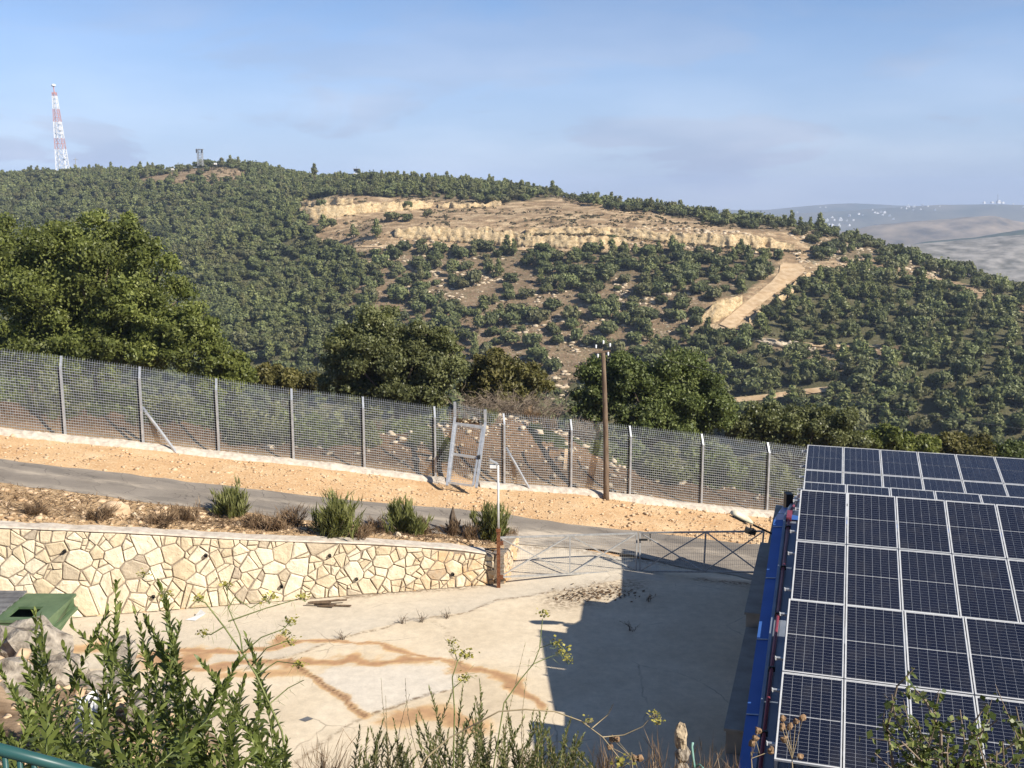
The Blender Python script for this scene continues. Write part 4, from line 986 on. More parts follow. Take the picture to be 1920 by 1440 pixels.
cliff([(740,430),(830,426),(900,427),(950,434),(1000,440)], [(740,444),(830,450),(900,455),(950,459),(1000,462)], seed=4, amp=1.3)
cliff([(985,430),(1060,430),(1110,427),(1200,432),(1280,436),(1350,440),(1430,446),(1490,458)], [(985,440),(1060,441),(1110,440),(1200,449),(1280,458),(1350,464),(1430,468),(1490,472)], seed=5)
cliff([(985,444),(1060,443),(1120,445),(1175,449)], [(985,462),(1060,464),(1120,465),(1175,463)], seed=6)
cliff([(1316,590),(1340,569),(1370,562),(1392,555)], [(1316,603),(1345,602),(1372,585),(1392,568)], seed=7, amp=1.0)
cliff([(1405,595),(1450,563),(1500,521),(1520,508)], [(1405,603),(1450,576),(1500,540),(1520,524)], seed=8, amp=.6)
cliff([(1560,682),(1620,670),(1690,660)], [(1560,692),(1620,684),(1690,672)], seed=9, amp=1.0, mat=M['pale_rock'])
cliff([(1400,626),(1470,640),(1530,650)], [(1400,634),(1470,652),(1530,662)], seed=10, amp=.6, mat=M['pale_rock'])
M['track'] = simple('dusty_track', (.40, .27, .15), (.58, .44, .28), .5, .95, detail=6, spec=.1)
def strip(name, A, B, n=60, lift=.35, mat=None, rows=5):
    a = np.array(A, float); b_ = np.array(B, float)
    def rs(q):
        d = np.concatenate([[0], np.cumsum(np.hypot(*np.diff(q, axis=0).T))]); t = np.linspace(0, d[-1], n); return np.stack([np.interp(t, d, q[:, 0]), np.interp(t, d, q[:, 1])], -1)
    a, b_ = rs(a), rs(b_); ha, hb = hits(a[:, 0], a[:, 1]), hits(b_[:, 0], b_[:, 1]); T = np.linspace(0, 1, rows)[:, None, None]; q = ha[None] * (1 - T) + hb[None] * T
    q[..., 2] = np.maximum(H(q[..., 0], q[..., 1]), q[..., 2] - .5) + lift; return struct(grid_mesh(name, q[..., 0], q[..., 1], q[..., 2], mat or M['track']))
strip('dirt_road', [(1348,610),(1385,579),(1420,551),(1445,531),(1461,512),(1463,499),(1470,494)], [(1374,622),(1400,592),(1440,562),(1475,536),(1506,514),(1510,505),(1500,497)], 80)
strip('dirt_track', [(1380,622),(1420,634),(1480,642),(1560,648),(1660,648)], [(1380,627),(1420,640),(1480,648),(1560,653),(1660,652)], 60, .3)
strip('dirt_track', [(1370,748),(1430,742),(1500,732),(1560,726)], [(1370,757),(1430,752),(1500,742),(1560,735)], 40, .3)
strip('dirt_track', [(640,462),(760,460),(900,463),(1000,466)], [(640,466),(760,464),(900,468),(1000,471)], 60, .3)

# ------------------------------------------------------------------ tree kinds of the hill
M['oak_leaf'] = leaf_mat('kermes_oak_leaf', (.062, .076, .028), (.150, .166, .062), (.205, .212, .084), .12, .5, .28, .08)
M['pine_leaf'] = leaf_mat('pine_needle', (.092, .106, .038), (.200, .214, .076), (.26, .264, .10), .12, .5, .22, .08)
M['bark'] = simple('bark', (.07, .05, .035), (.16, .12, .085), 8, .9, bmp=.4)
def oak_vf(n, seed, ls=.2):
    r = np.random.default_rng(seed); lobes = [((0, 0, .72), (.62, .62, .50))]
    for k in range(15):
        a = r.uniform(0, 6.28); rr = r.uniform(.35, .75); z = r.uniform(.28, 1.05); lobes.append(((rr * math.cos(a) * (1 - .45 * max(0, z - .7)), rr * math.sin(a) * (1 - .45 * max(0, z - .7)), z), (r.uniform(.26, .42),) * 2 + (r.uniform(.22, .34),)))
    C, N, k = lobes_to_leaves(lobes, n, r, .35, .82); C[:, 2] = np.maximum(C[:, 2], .10 + .1 * r.random(n))
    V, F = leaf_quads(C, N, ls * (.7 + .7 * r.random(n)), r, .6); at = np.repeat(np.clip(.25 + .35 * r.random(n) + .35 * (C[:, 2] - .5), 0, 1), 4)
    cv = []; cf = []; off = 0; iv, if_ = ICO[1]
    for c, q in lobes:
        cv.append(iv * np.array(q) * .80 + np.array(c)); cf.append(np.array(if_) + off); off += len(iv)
    return V, F, at, np.concatenate(cv), np.concatenate(cf)
def pine_vf(n, seed, ls=.17):
    r = np.random.default_rng(seed); lobes = []
    for k in range(17):
        z = r.uniform(.30, 1.85); rr = (1.95 - z) * .42 * r.uniform(.35, 1.0); a = r.uniform(0, 6.28); s = .16 + .20 * (1.95 - z) * .6
        lobes.append(((rr * math.cos(a), rr * math.sin(a), z), (s * 1.15, s * 1.15, s * .75)))
    lobes.append(((0, 0, .9), (.38, .38, .6)))
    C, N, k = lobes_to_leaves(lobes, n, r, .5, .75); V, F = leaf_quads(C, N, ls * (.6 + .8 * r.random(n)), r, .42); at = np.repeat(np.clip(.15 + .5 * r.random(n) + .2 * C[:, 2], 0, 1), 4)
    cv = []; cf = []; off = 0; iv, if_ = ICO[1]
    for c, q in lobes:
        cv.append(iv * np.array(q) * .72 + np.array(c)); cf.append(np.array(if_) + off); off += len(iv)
    return V, F, at, np.concatenate(cv), np.concatenate(cf)
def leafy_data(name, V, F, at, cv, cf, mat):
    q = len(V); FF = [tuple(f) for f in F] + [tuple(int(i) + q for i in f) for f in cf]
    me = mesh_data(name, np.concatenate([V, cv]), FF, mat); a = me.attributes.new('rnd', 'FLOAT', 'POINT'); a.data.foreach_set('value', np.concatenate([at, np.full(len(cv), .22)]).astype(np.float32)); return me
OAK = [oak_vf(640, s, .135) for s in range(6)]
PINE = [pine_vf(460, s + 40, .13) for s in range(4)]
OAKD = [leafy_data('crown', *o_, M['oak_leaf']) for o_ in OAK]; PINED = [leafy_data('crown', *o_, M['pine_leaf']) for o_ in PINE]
tk = MB().tube([(0, 0, -.4), (.03, .02, .25), (.0, .05, .7)], [.085, .06, .035], 6); TRD = mesh_data('trunk', np.concatenate(tk.v), [f for l in tk.f for f in l], M['bark'])
tk = MB().tube([(0, 0, -.4), (.02, .0, .5), (0, .02, 1.6)], [.065, .05, .012], 6); TRP = mesh_data('trunk', np.concatenate(tk.v), [f for l in tk.f for f in l], M['bark'])

# ---- where they grow
r4 = np.random.default_rng(44)
cand = []
yy = 232.
while yy < 700:
    sp = 3.6
    xw = .60 * yy
    xs = np.arange(-xw, xw, sp); cand.append(np.stack([xs + r4.uniform(-2.1, 2.1, len(xs)), np.full(len(xs), yy) + r4.uniform(-2.1, 2.1, len(xs))], -1)); yy += sp
cand = np.concatenate(cand); r4.shuffle(cand)
cz = H(cand[:, 0], cand[:, 1]); qx, qy, qt = project(cand[:, 0], cand[:, 1], cz)
dens = np.full(len(cand), .75); dens[(qx < 640) & (qy > 345)] = .93; dens[(qx > 1380) & (qy > 500)] = .74; dens[qy > 700] = .9
dens[inpoly(SPARSE, qx, qy)] = .36; dens[inpoly(PLATEAU, qx, qy)] = .012; dens[inpoly(ROADZ, qx, qy)] = 0; dens[inpoly(TRACK, qx, qy)] = .03
dens[inpoly(BARE1, qx, qy)] = .06; dens[inpoly(TERR, qx, qy)] = .3; dens[inpoly([(1370, 742), (1500, 727), (1560, 722), (1560, 738), (1430, 757), (1370, 760)], qx, qy)] = .04; dens[inpoly(SUMMIT, qx, qy)] = .10; dens[inpoly(RIDGEB, qx, qy)] = .16
dens[inpoly([(1130, 384), (1370, 412), (1370, 424), (1250, 402), (1130, 390)], qx, qy)] = .9
dens[inpoly([(700, 340), (1000, 358), (1000, 378), (820, 374), (700, 370)], qx, qy)] = .95
dens[inpoly([(1500, 425), (1600, 452), (1920, 557), (1920, 572), (1640, 478), (1520, 470)], qx, qy)] = .45
dens *= .7 + .6 * fbm(cand[:, 0] * .03, cand[:, 1] * .03)
keep = (r4.random(len(cand)) < dens); cand, cz, qx, qy, qt = cand[keep], cz[keep], qx[keep], qy[keep], qt[keep]
# thin overlapping ones with a coarse occupancy grid
pr = .20 + .55 * sstep(.5, .72, fbm(cand[:, 0] * .02 + 5, cand[:, 1] * .02)); pr[(qx > 1420) & (qy > 540)] += .22; pr[inpoly(SPARSE, qx, qy)] *= .3; pr[(qx > 700) & (qx < 960) & (qy < 378)] += .3
ispine = r4.random(len(cand)) < pr * .75
size = np.where(ispine, r4.uniform(2.2, 3.5, len(cand)), r4.uniform(1.5, 3.7, len(cand)) ** 1.0 * np.where(inpoly(SPARSE, qx, qy), 1.05, 1.0))
size = np.where(qy < 360, size * .95, size); size = np.where((qx < 640) & (size < 2.4), size * 1.25, size)
occ = {}; ok = np.zeros(len(cand), bool)
for i in range(len(cand)):
    cx, cy = int(cand[i, 0] // 8), int(cand[i, 1] // 8); good = True
    for a in (-1, 0, 1):
        for b_ in (-1, 0, 1):
            for j in occ.get((cx + a, cy + b_), ()):
                if np.hypot(*(cand[i] - cand[j])) < (.46 if qx[i] < 640 or qy[i] > 705 else .53) * (size[i] + size[j]): good = False
    if good: occ.setdefault((cx, cy), []).append(i); ok[i] = True
idx = np.nonzero(ok)[0]
vis = (qx > -40) & (qx < 1960) & (qy < 860)
idx = idx[vis[idx] | (r4.random(len(idx)) < .5)]
# the ones that show largest become trees of their own; the rest is woodland
score = np.where(vis[idx], size[idx] / qt[idx], 0)
order = idx[np.argsort(-score)]
oaks = [i for i in order if not ispine[i]]; pines = [i for i in order if ispine[i]]
def grow(i, data, trunk, name, label, cat, group, k):
    s = size[i]; t = thing(name, label, cat, (cand[i, 0], cand[i, 1], cz[i] - .1), group); t.rotation_euler = (0, 0, r4.uniform(0, 6.28)); t.scale = (s * r4.uniform(.92, 1.12), s * r4.uniform(.92, 1.12), s * r4.uniform(.85, 1.15))
    for nm, d in (('trunk', trunk), ('crown', data)):
        o_ = bpy.data.objects.new(nm, d); COL.objects.link(o_); o_.parent = t
def zone(i):
    x, y = qx[i], qy[i]
    if inpoly([(1270, 640), (1330, 540), (1460, 470), (1560, 490), (1560, 540), (1400, 660)], x, y): return 'beside the pale dirt road'
    if inpoly(SPARSE, x, y): return 'on the open rocky slope below the quarry'
    if x < 640: return 'in the dense wood under the summit'
    if y < 420 and x < 1130: return 'on the crest above the quarry faces'
    if x > 1480 and y < 560: return 'along the bare shoulder by the dirt track'
    if y > 690: return 'low on the slope nearest the fence trees'
    return 'in the wood between quarry and rock terraces'
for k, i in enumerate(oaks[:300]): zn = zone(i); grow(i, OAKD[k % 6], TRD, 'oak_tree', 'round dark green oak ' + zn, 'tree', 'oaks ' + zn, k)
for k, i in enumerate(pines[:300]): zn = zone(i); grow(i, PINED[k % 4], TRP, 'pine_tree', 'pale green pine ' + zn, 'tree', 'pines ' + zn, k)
def wood(ids, datas, name, mat):
    """the rest of the wood: one object, a tree instanced on each of its points"""
    ids = np.array(ids); pc = bpy.data.collections.new(name + '_kinds')
    for d in datas: o_ = bpy.data.objects.new('tree_kind', d); pc.objects.link(o_)
    V = np.stack([cand[ids, 0], cand[ids, 1], cz[ids] - .1], -1); me = bpy.data.meshes.new(name); me.vertices.add(len(V)); me.vertices.foreach_set('co', V.astype(np.float32).ravel()); me.update()
    o_ = bpy.data.objects.new(name, me); COL.objects.link(o_); n_ = len(V)
    s_ = size[ids][:, None] * r4.uniform(.9, 1.12, (n_, 3)); s_[:, 2] *= r4.uniform(.85, 1.15, n_); ro = np.zeros((n_, 3)); ro[:, 2] = r4.uniform(0, 6.28, n_)
    for nm, v in (('tree_scale', s_), ('tree_turn', ro)): at_ = me.attributes.new(nm, 'FLOAT_VECTOR', 'POINT'); at_.data.foreach_set('vector', v.astype(np.float32).ravel())
    at_ = me.attributes.new('tree_kind', 'INT', 'POINT'); at_.data.foreach_set('value', r4.integers(0, len(datas), n_).astype(np.int32))
    g = bpy.data.node_groups.new(name, 'GeometryNodeTree'); g.interface.new_socket('Geometry', in_out='INPUT', socket_type='NodeSocketGeometry'); g.interface.new_socket('Geometry', in_out='OUTPUT', socket_type='NodeSocketGeometry')
    N = g.nodes.new; gi, go, ci, ip = N('NodeGroupInput'), N('NodeGroupOutput'), N('GeometryNodeCollectionInfo'), N('GeometryNodeInstanceOnPoints')
    ci.inputs['Collection'].default_value = pc; ci.inputs['Separate Children'].default_value = True; ip.inputs['Pick Instance'].default_value = True
    def na(nm, ty): q = N('GeometryNodeInputNamedAttribute'); q.data_type = ty; q.inputs['Name'].default_value = nm; return q.outputs['Attribute']
    k_ = g.links.new; k_(gi.outputs[0], ip.inputs['Points']); k_(ci.outputs[0], ip.inputs['Instance']); k_(na('tree_kind', 'INT'), ip.inputs['Instance Index']); k_(na('tree_turn', 'FLOAT_VECTOR'), ip.inputs['Rotation']); k_(na('tree_scale', 'FLOAT_VECTOR'), ip.inputs['Scale']); k_(ip.outputs[0], go.inputs[0])
    md = o_.modifiers.new('trees', 'NODES'); md.node_group = g; me.materials.append(mat); return tag(o_, kind='stuff')
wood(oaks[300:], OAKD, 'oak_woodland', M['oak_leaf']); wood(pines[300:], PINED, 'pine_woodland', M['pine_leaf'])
# single trees that can be named
def lone(px, py, s, kind, label, k=0, sink=.1):
    p = hits([px], [py])[0]; t = thing('pine_tree' if kind else 'oak_tree', label, 'tree', p - (0, 0, sink)); t.scale = (s * .95, s * .95, s * 1.05); t.rotation_euler = (0, 0, px * .1)
    for nm, d in (('trunk', TRP if kind else TRD), ('crown', (PINED[k % 4] if kind else OAKD[k % 6]))): o_ = bpy.data.objects.new(nm, d); COL.objects.link(o_); o_.parent = t
lone(663, 447, 3.4, 1, 'lone dark pine on the pale quarry floor, the smaller of a pair', 0); lone(706, 449, 3.9, 1, 'lone dark pine on the pale quarry floor, the taller of a pair', 1)
lone(606, 428, 3.2, 1, 'pine standing close under the upper quarry face', 2); lone(988, 455, 2.6, 0, 'rounded oak standing before the lower quarry face', 3)
lone(264, 334, 4.6, 1, 'pine standing at the end of the hilltop wall', 3); lone(432, 312, 3.2, 1, 'small pine on the summit beside the grey lattice tower', 1); lone(416, 313, 3.0, 1, 'wide low pine on the summit slope', 2)
lone(498, 329, 3.8, 1, 'tall pine on the ridge between summit and watchtower', 0); lone(524, 326, 3.0, 1, 'bushy pine on the ridge beside a taller pine', 2); lone(590, 332, 3.0, 1, 'dark pine on the ridge left of the watchtower wall', 1)
lone(376, 348, 4.2, 0, 'big dark oak on the slope below the summit tower', 2)

# low dry scrub on the open ground
rS = np.random.default_rng(46); x_ = rS.uniform(-190, 200, 26000); y_ = rS.uniform(250, 640, 26000); z_ = H(x_, y_); ax_, ay_, at_ = project(x_, y_, z_)
op = inpoly(SPARSE, ax_, ay_) * .5 + inpoly(PLATEAU, ax_, ay_) * .75 + inpoly(BARE1, ax_, ay_) * .8 + inpoly(TERR, ax_, ay_) * .5 + inpoly(SUMMIT, ax_, ay_) * .8 + inpoly(RIDGEB, ax_, ay_) * .8 + inpoly(TRACK, ax_, ay_) * .3 + inpoly(BARE2, ax_, ay_) * .3 + ((ax_ > 1520) & (ay_ < 560)) * .5 + .18
op = op * (1 - inpoly(ROADZ, ax_, ay_)) * sstep(.36, .56, fbm(x_ * .07, y_ * .07)); sel = (rS.random(len(x_)) < op) & (ax_ > 100) & (ax_ < 1960); x_, y_, z_ = x_[sel], y_[sel], z_[sel]
lx = rS.uniform(1000, 1480, 150); lb_ = np.interp(lx, [985,1060,1110,1200,1280,1350,1430,1490], [440,441,440,449,458,464,468,472]); lp = hits(lx, lb_) + np.stack([0 * lx, -1.5 + 0 * lx, .2 + 0 * lx], -1)     # scrub on the ledge
x_ = np.concatenate([x_, lp[:, 0]]); y_ = np.concatenate([y_, lp[:, 1]]); z_ = np.concatenate([z_, lp[:, 2]])
nb = len(x_); per = 9; C0 = np.repeat(np.stack([x_, y_, z_], -1), per, 0); s_ = np.repeat(rS.uniform(.3, .95, nb), per); d = rS.normal(size=(nb * per, 3)); d /= np.linalg.norm(d, axis=1)[:, None]; d[:, 2] = abs(d[:, 2])
V, F = leaf_quads(C0 + d * s_[:, None] * (1, 1, .7), d + rS.normal(size=d.shape) * .2, s_ * .55, rS, .7); M['scrub'] = leaf_mat('dry_scrub', (.050, .042, .022), (.105, .092, .046), (.15, .12, .065), .1, .9, 0, .1)
o_ = mesh_obj('dry_scrub', V, F, M['scrub']); set_attr(o_, 'rnd', np.repeat(np.repeat(rS.random(nb), per) * .7 + .3 * rS.random(nb * per), 4)); tag(o_, kind='stuff')

# limestone scattered on the open slope
rk = MB(); Vs = []; Fs = []; off = 0; n = 0; iv, if_ = ICO[1]
rx = r4.uniform(640, 1920, 2600); ry = r4.uniform(440, 780, 2600)
x_ = r4.uniform(-60, 170, 7000); y_ = r4.uniform(280, 420, 7000); z_ = H(x_, y_); ax_, ay_, _ = project(x_, y_, z_)
sel = (inpoly(SPARSE, ax_, ay_) | inpoly(BARE1, ax_, ay_) | inpoly(TERR, ax_, ay_) | ((ax_ > 1500) & (ay_ < 520)) | inpoly(PLATEAU, ax_, ay_)) & (fbm(x_ * .09, y_ * .09) > .48)
for x, y, z in zip(x_[sel][:1500], y_[sel][:1500], z_[sel][:1500]):
    s = r4.uniform(.25, .8); V = iv * (1 + .5 * (r4.random((len(iv), 1)) - .5)) * (s * 1.5, s, s * .6); Vs.append(V + (x, y, z)); Fs.append(np.array(if_) + off); off += len(iv)
o_ = mesh_obj('limestone_scatter', np.concatenate(Vs), np.concatenate(Fs), M['pale_rock']); tag(o_, kind='stuff')

# ------------------------------------------------------------------ towers and buildings on the ridge
M['tw_white'] = simple('white_tower_paint', (.72, .72, .72), (.80, .80, .80), .3, .5); M['tw_red'] = simple('red_tower_paint', (.50, .22, .18), (.56, .28, .24), .3, .6)
def sight(px, py, t): return P(px, py, t)
tt = 665.0; b0 = P(119, 330, tt); topz = P(110, 162, tt)[2]; hgt = topz - b0[2]
tower = thing('lattice_tower', 'tall red and white lattice radio tower on the hilltop', 'tower', b0)
def tw(f): return 3.2 * (1 - f) + .8 * f
secs = [(0, .13, 'r0'), (.0, .30, 'w'), (.30, .42, 'r'), (.42, .60, 'w'), (.60, .74, 'r'), (.74, .88, 'w'), (.88, .92, 'r')]
cx = lambda f: b0 + np.array([-2.2 * f, 0, hgt * f])
for f0, f1, c_ in secs[1:]:
    m_ = MB(); wd_ = .27 if c_ == 'w' else .19; mt = M['tw_white'] if c_ == 'w' else M['tw_red']; nb = max(1, int(round((f1 - f0) / .055)))
    for k in range(nb):
        a = f0 + (f1 - f0) * k / nb; c2 = f0 + (f1 - f0) * (k + 1) / nb
        ca = [cx(a) + np.array([sx * tw(a), sy * tw(a), 0]) for sx, sy in ((-1, -1), (1, -1), (1, 1), (-1, 1))]; cc = [cx(c2) + np.array([sx * tw(c2), sy * tw(c2), 0]) for sx, sy in ((-1, -1), (1, -1), (1, 1), (-1, 1))]
        for q in range(4):
            m_.bar(ca[q], cc[q], wd_ * 1.25); m_.bar(ca[q], ca[(q + 1) % 4], wd_ * .7)
            mid = (cc[q] + cc[(q + 1) % 4]) / 2; m_.bar(ca[q], mid, wd_ * .75); m_.bar(ca[(q + 1) % 4], mid, wd_ * .75)
    m_.build('lattice_section', mt, tower)
MB().tube([cx(.90), cx(.985)], .30, 8).build('mast', M['tw_red'], tower)
MB().tube([cx(.98), cx(.988), cx(1.0), cx(1.008)], [.8, 1.35, 1.35, .7], 10).build('radome', M['tw_white'], tower)
for f, sx, s_ in ((.52, 1.25, 1.3), (.58, 1.2, .9), (.47, 1.3, 1.0), (.20, 1.3, .8)):
    q = cx(f) + np.array([tw(f) * sx, -tw(f), 0]); MB().tube([q, q + (0, -.5, 0), q + (0, -.8, 0)], [s_ * .4, s_, s_ * .9], 10).build('dish', M['tw_white'], tower)
tl = P(143, 322, 655); aux = thing('antenna_mast', 'thin antenna mast beside the radio tower foot', 'mast', tl - (0, 0, 2)); zt_ = P(143, 296, 655)[2]
m_ = MB(); m_.tube([tl - (0, 0, 2), (tl[0], tl[1], zt_)], .22, 6); m_.build('pole', M['gate_grey'], aux); MB().bar((tl[0] - 1.4, tl[1], zt_ - 1), (tl[0] + 1.4, tl[1], zt_ - 1), .25).build('crossarm', M['gate_grey'], aux); MB().box((tl[0] - .9, tl[1], zt_ - 4.5), (.9, .5, 1.6)).build('antenna', M['gate_grey'], aux)
lb = hits([376], [311])[0]; t2 = lb[1] / ray(376, 311)[1]; z2 = P(376, 280, t2)[2]
lat = thing('lattice_tower', 'small grey lattice tower on the bare summit', 'tower', lb); m_ = MB()
nb = 6; hh = z2 - lb[2]
for k in range(nb):
    a, c2 = lb[2] + hh * k / nb, lb[2] + hh * (k + 1) / nb; w_ = 1.1
    pa_ = [np.array([lb[0] + sx * w_, lb[1] + sy * w_, a]) for sx, sy in ((-1, -1), (1, -1), (1, 1), (-1, 1))]
    for q in range(4):
        e = pa_[q]; g_ = pa_[(q + 1) % 4]; u_ = np.array([0, 0, c2 - a]); m_.bar(e, e + u_, .22); m_.bar(e, g_ + u_, .14); m_.bar(e + u_, g_ + u_, .14)
m_.build('lattice_section', M['gate_grey'], lat)
MB().box((lb[0], lb[1], z2), (3.0, 3.0, .25)).build('platform', M['gate_grey'], lat)
for sx in (-1.3, 1.3): MB().box((lb[0] + sx, lb[1] - 1.2, z2 - .9), (.5, .4, 1.8)).build('antenna', M['dark_metal'], lat)
wt = hits([669], [331])[0]; t3 = wt[1] / ray(669, 331)[1]; k_ = t3 / FPX
wtow = thing('watchtower', 'small dark watchtower with a flared cabin on the ridge', 'tower', wt)
MB().box(wt + (0, 0, 0.8), (11 * k_ * .9, 1.6, 2.4)).build('base', M['white'], wtow); MB().box(wt + (0, 0, 6 * k_), (5 * k_, 1.3, 9 * k_)).build('shaft', M['gate_grey'], wtow)
MB().box(wt + (0, 0, 11.5 * k_), (10 * k_, 2.4, 4.4 * k_)).build('cabin', M['dark_metal'], wtow); MB().box(wt + (0, 0, 14.2 * k_), (12.5 * k_, 2.9, .9 * k_)).build('roof', M['gate_grey'], wtow); MB().tube([wt + (0, 0, 14.5 * k_), wt + (0, 0, 19 * k_)], .08, 5).build('aerial', M['dark_metal'], wtow)
M['cream_wall'] = simple('cream_wall', (.62, .50, .34), (.70, .60, .44), .5, .9)
for a_, b_, z_, nm, lb_ in (((200, 331), (252, 327), 8, 'hilltop_wall', 'low cream wall on the hilltop beside a pine'), ((600, 334), (664, 330), 5, 'hilltop_wall', 'long pale wall running up to the watchtower')):
    A, B = hits([a_[0], b_[0]], [a_[1], b_[1]]); hw = z_ * 600 / FPX; m_ = MB(); m_.bar(A + (0, 0, hw / 2 - .3), B + (0, 0, hw / 2 - .3), .5, hw); w_ = thing(nm, lb_, 'wall', A)
    m_.build('wall_body', M['cream_wall'], w_); MB().bar(A + (0, 0, hw - .25), B + (0, 0, hw - .25), .8, .25).build('coping', M['cast'], w_)
hf = thing('hilltop_fence', 'dark picket fence climbing the bare summit', 'fence', hits([265], [325])[0])
pts = hits(np.linspace(264, 342, 14), np.linspace(323, 318, 14))
for i, q in enumerate(pts): MB().bar(q - (0, 0, .4), q + (0, 0, 3.4 - .13 * i), .22).build('post', M['dark_metal'], hf)
for i in range(13):
    m_ = MB()
    for h_ in (.6, 1.4, 2.2): m_.bar(pts[i] + (0, 0, h_ * (1 - .035 * i)), pts[i + 1] + (0, 0, h_ * (1 - .035 * (i + 1))), .09)
    m_.build('wire', M['dark_metal'], hf)
for k, (px, py, w_) in enumerate(((302, 318, 9), (320, 319, 14), (348, 317, 9), (404, 309, 5))):
    q = hits([px], [py])[0]; b_ = thing('concrete_block', ('long', 'broad', 'short', 'small')[k] + ' white concrete block lying on the bare summit' + (' by the picket fence', ' below the fence', ' under the lattice tower', ' beside the small pines')[k], 'block', q)
    MB().box(q + (0, 0, .5), (w_ * .3, 1.2, 1.1)).build('slab', M['white'], b_); MB().box(q + (0, -.62, .2), (w_ * .31, .2, .4)).build('foot', M['cast'], b_)

# ------------------------------------------------------------------ the far village
r6 = np.random.default_rng(6); M['house'] = simple('white_house_render', (.72, .71, .68), (.82, .81, .79), .05, .8); M['glass_dark'] = simple('dark_window', (.05, .055, .06), (.08, .085, .09), 1, .2)
hb_ = MB().box((0, 0, .5), (1, .8, 1.0)); HB = mesh_data('walls', np.concatenate(hb_.v), [f for l in hb_.f for f in l], M['house'])
hr_ = MB().box((0, 0, 1.03), (1.06, .86, .06)).box((.2, .1, 1.2), (.35, .35, .3)); HR = mesh_data('roof', np.concatenate(hr_.v), [f for l in hr_.f for f in l], M['house'])
hw_ = MB()
for wx in (-.28, 0, .28): hw_.box((wx, -.405, .62), (.12, .02, .22))
HW = mesh_data('windows', np.concatenate(hw_.v), [f for l in hw_.f for f in l], M['glass_dark'])
spots = [(1538, 389, 3), (1548, 389, 4), (1495, 398, 3)] + [(1540 + q[0], q[1], q[2]) for q in ((20, 408, 6), (36, 409, 5), (2, 411, 5), (52, 405, 6), (70, 402, 6), (77, 403, 5), (100, 399, 6), (105, 400, 6), (112, 398, 6), (118, 399, 7), (128, 405, 6), (135, 411, 7), (115, 403, 5), (96, 394, 4), (150, 390, 4), (159, 391, 5), (164, 388, 5), (174, 388, 6), (190, 386, 6), (200, 387, 4), (172, 394, 5), (186, 393, 4), (213, 394, 5), (222, 387, 3), (1, 421, 8), (14, 421, 6), (33, 421, 6), (10, 414, 9), (24, 413, 5), (60, 413, 5))] + [(1545, 423, 6), (1560, 424, 8), (1573, 424, 7), (1592, 423, 6), (1576, 413, 9), (1588, 414, 5), (1702, 387, 7), (1845, 381, 6), (1860, 380, 8), (1872, 380, 10), (1880, 381, 7), (1900, 383, 4), (1918, 389, 4)]
for px, py, wp in spots:
    t_ = 5050 - max(0, py - 388) * 14; q = P(px, py, t_); s_ = wp * t_ / FPX * .7
    h_ = thing('house', 'small white house in the hazy village on the far ridge', 'house', q - (0, 0, s_ * .2), 'village houses on the far ridge'); h_.rotation_euler = (0, 0, r6.uniform(-.5, .5)); h_.scale = (s_, s_, s_ * r6.uniform(.45, .75))
    for nm, d in (('walls', HB), ('roof', HR), ('windows', HW)): o_ = bpy.data.objects.new(nm, d); COL.objects.link(o_); o_.parent = h_
q = P(1870, 383, 5050); fa = thing('antenna_mast', 'tall thin mast above the far village', 'mast', q); MB().tube([q - (0, 0, 10), q + (0, 0, 47)], 1.3, 5).build('pole', M['gate_grey'], fa); MB().bar(q + (-5, 0, 40), q + (5, 0, 40), 1.5).build('crossarm', M['gate_grey'], fa)
# ================================================================== VEGETATION BEYOND THE FENCE
def GH(x, y): return float(G(np.array([x]), np.array([y]))[0]) if y < 60 else hill_h(x, y)
M['maple'] = leaf_mat('bright_broadleaf', (.060, .078, .020), (.200, .222, .058), (.30, .31, .105), .32, .45, 0, .5)
M['oakn'] = leaf_mat('grey_green_oak_leaf', (.060, .068, .026), (.175, .184, .074), (.27, .27, .125), .25, .4, 0, .6)
M['olive'] = leaf_mat('yellowing_leaf', (.060, .056, .020), (.165, .150, .048), (.24, .20, .075), .25, .5, 0, .7)
M['darkoak'] = leaf_mat('deep_green_leaf', (.050, .068, .022), (.150, .178, .054), (.24, .255, .095), .25, .45, 0, .6)
M['twig'] = simple('grey_brown_twig', (.15, .115, .08), (.29, .23, .17), 6, .9)
M['dry'] = leaf_mat('dry_weed', (.09, .055, .032), (.20, .130, .075), (.28, .20, .12), .15, .8, 0, 2.0)
M['broom'] = leaf_mat('broom_green', (.070, .080, .026), (.195, .205, .068), (.31, .31, .13), .35, .6, 0, 2.0)
def sub_lobes(ells, t, r, per=22, fr=(.20, .36), depth=.85):
    out_ = []
    for px, py, rx, ry in ells:
        c = P(px, py, t + r.uniform(-.4, .4)); q = np.array([rx * t / FPX, depth * rx * t / FPX, ry * t / FPX]); out_.append((c, q * .62))
        for k in range(per):
            d = r.normal(size=3); d /= np.linalg.norm(d); s = r.uniform(*fr) * (q.prod() ** (1 / 3.))
            out_.append((c + d * q * r.uniform(.62, .98) * (1 - .5 * s / q.max()), np.array([s, s, s * r.uniform(.65, .95)])))
    return out_
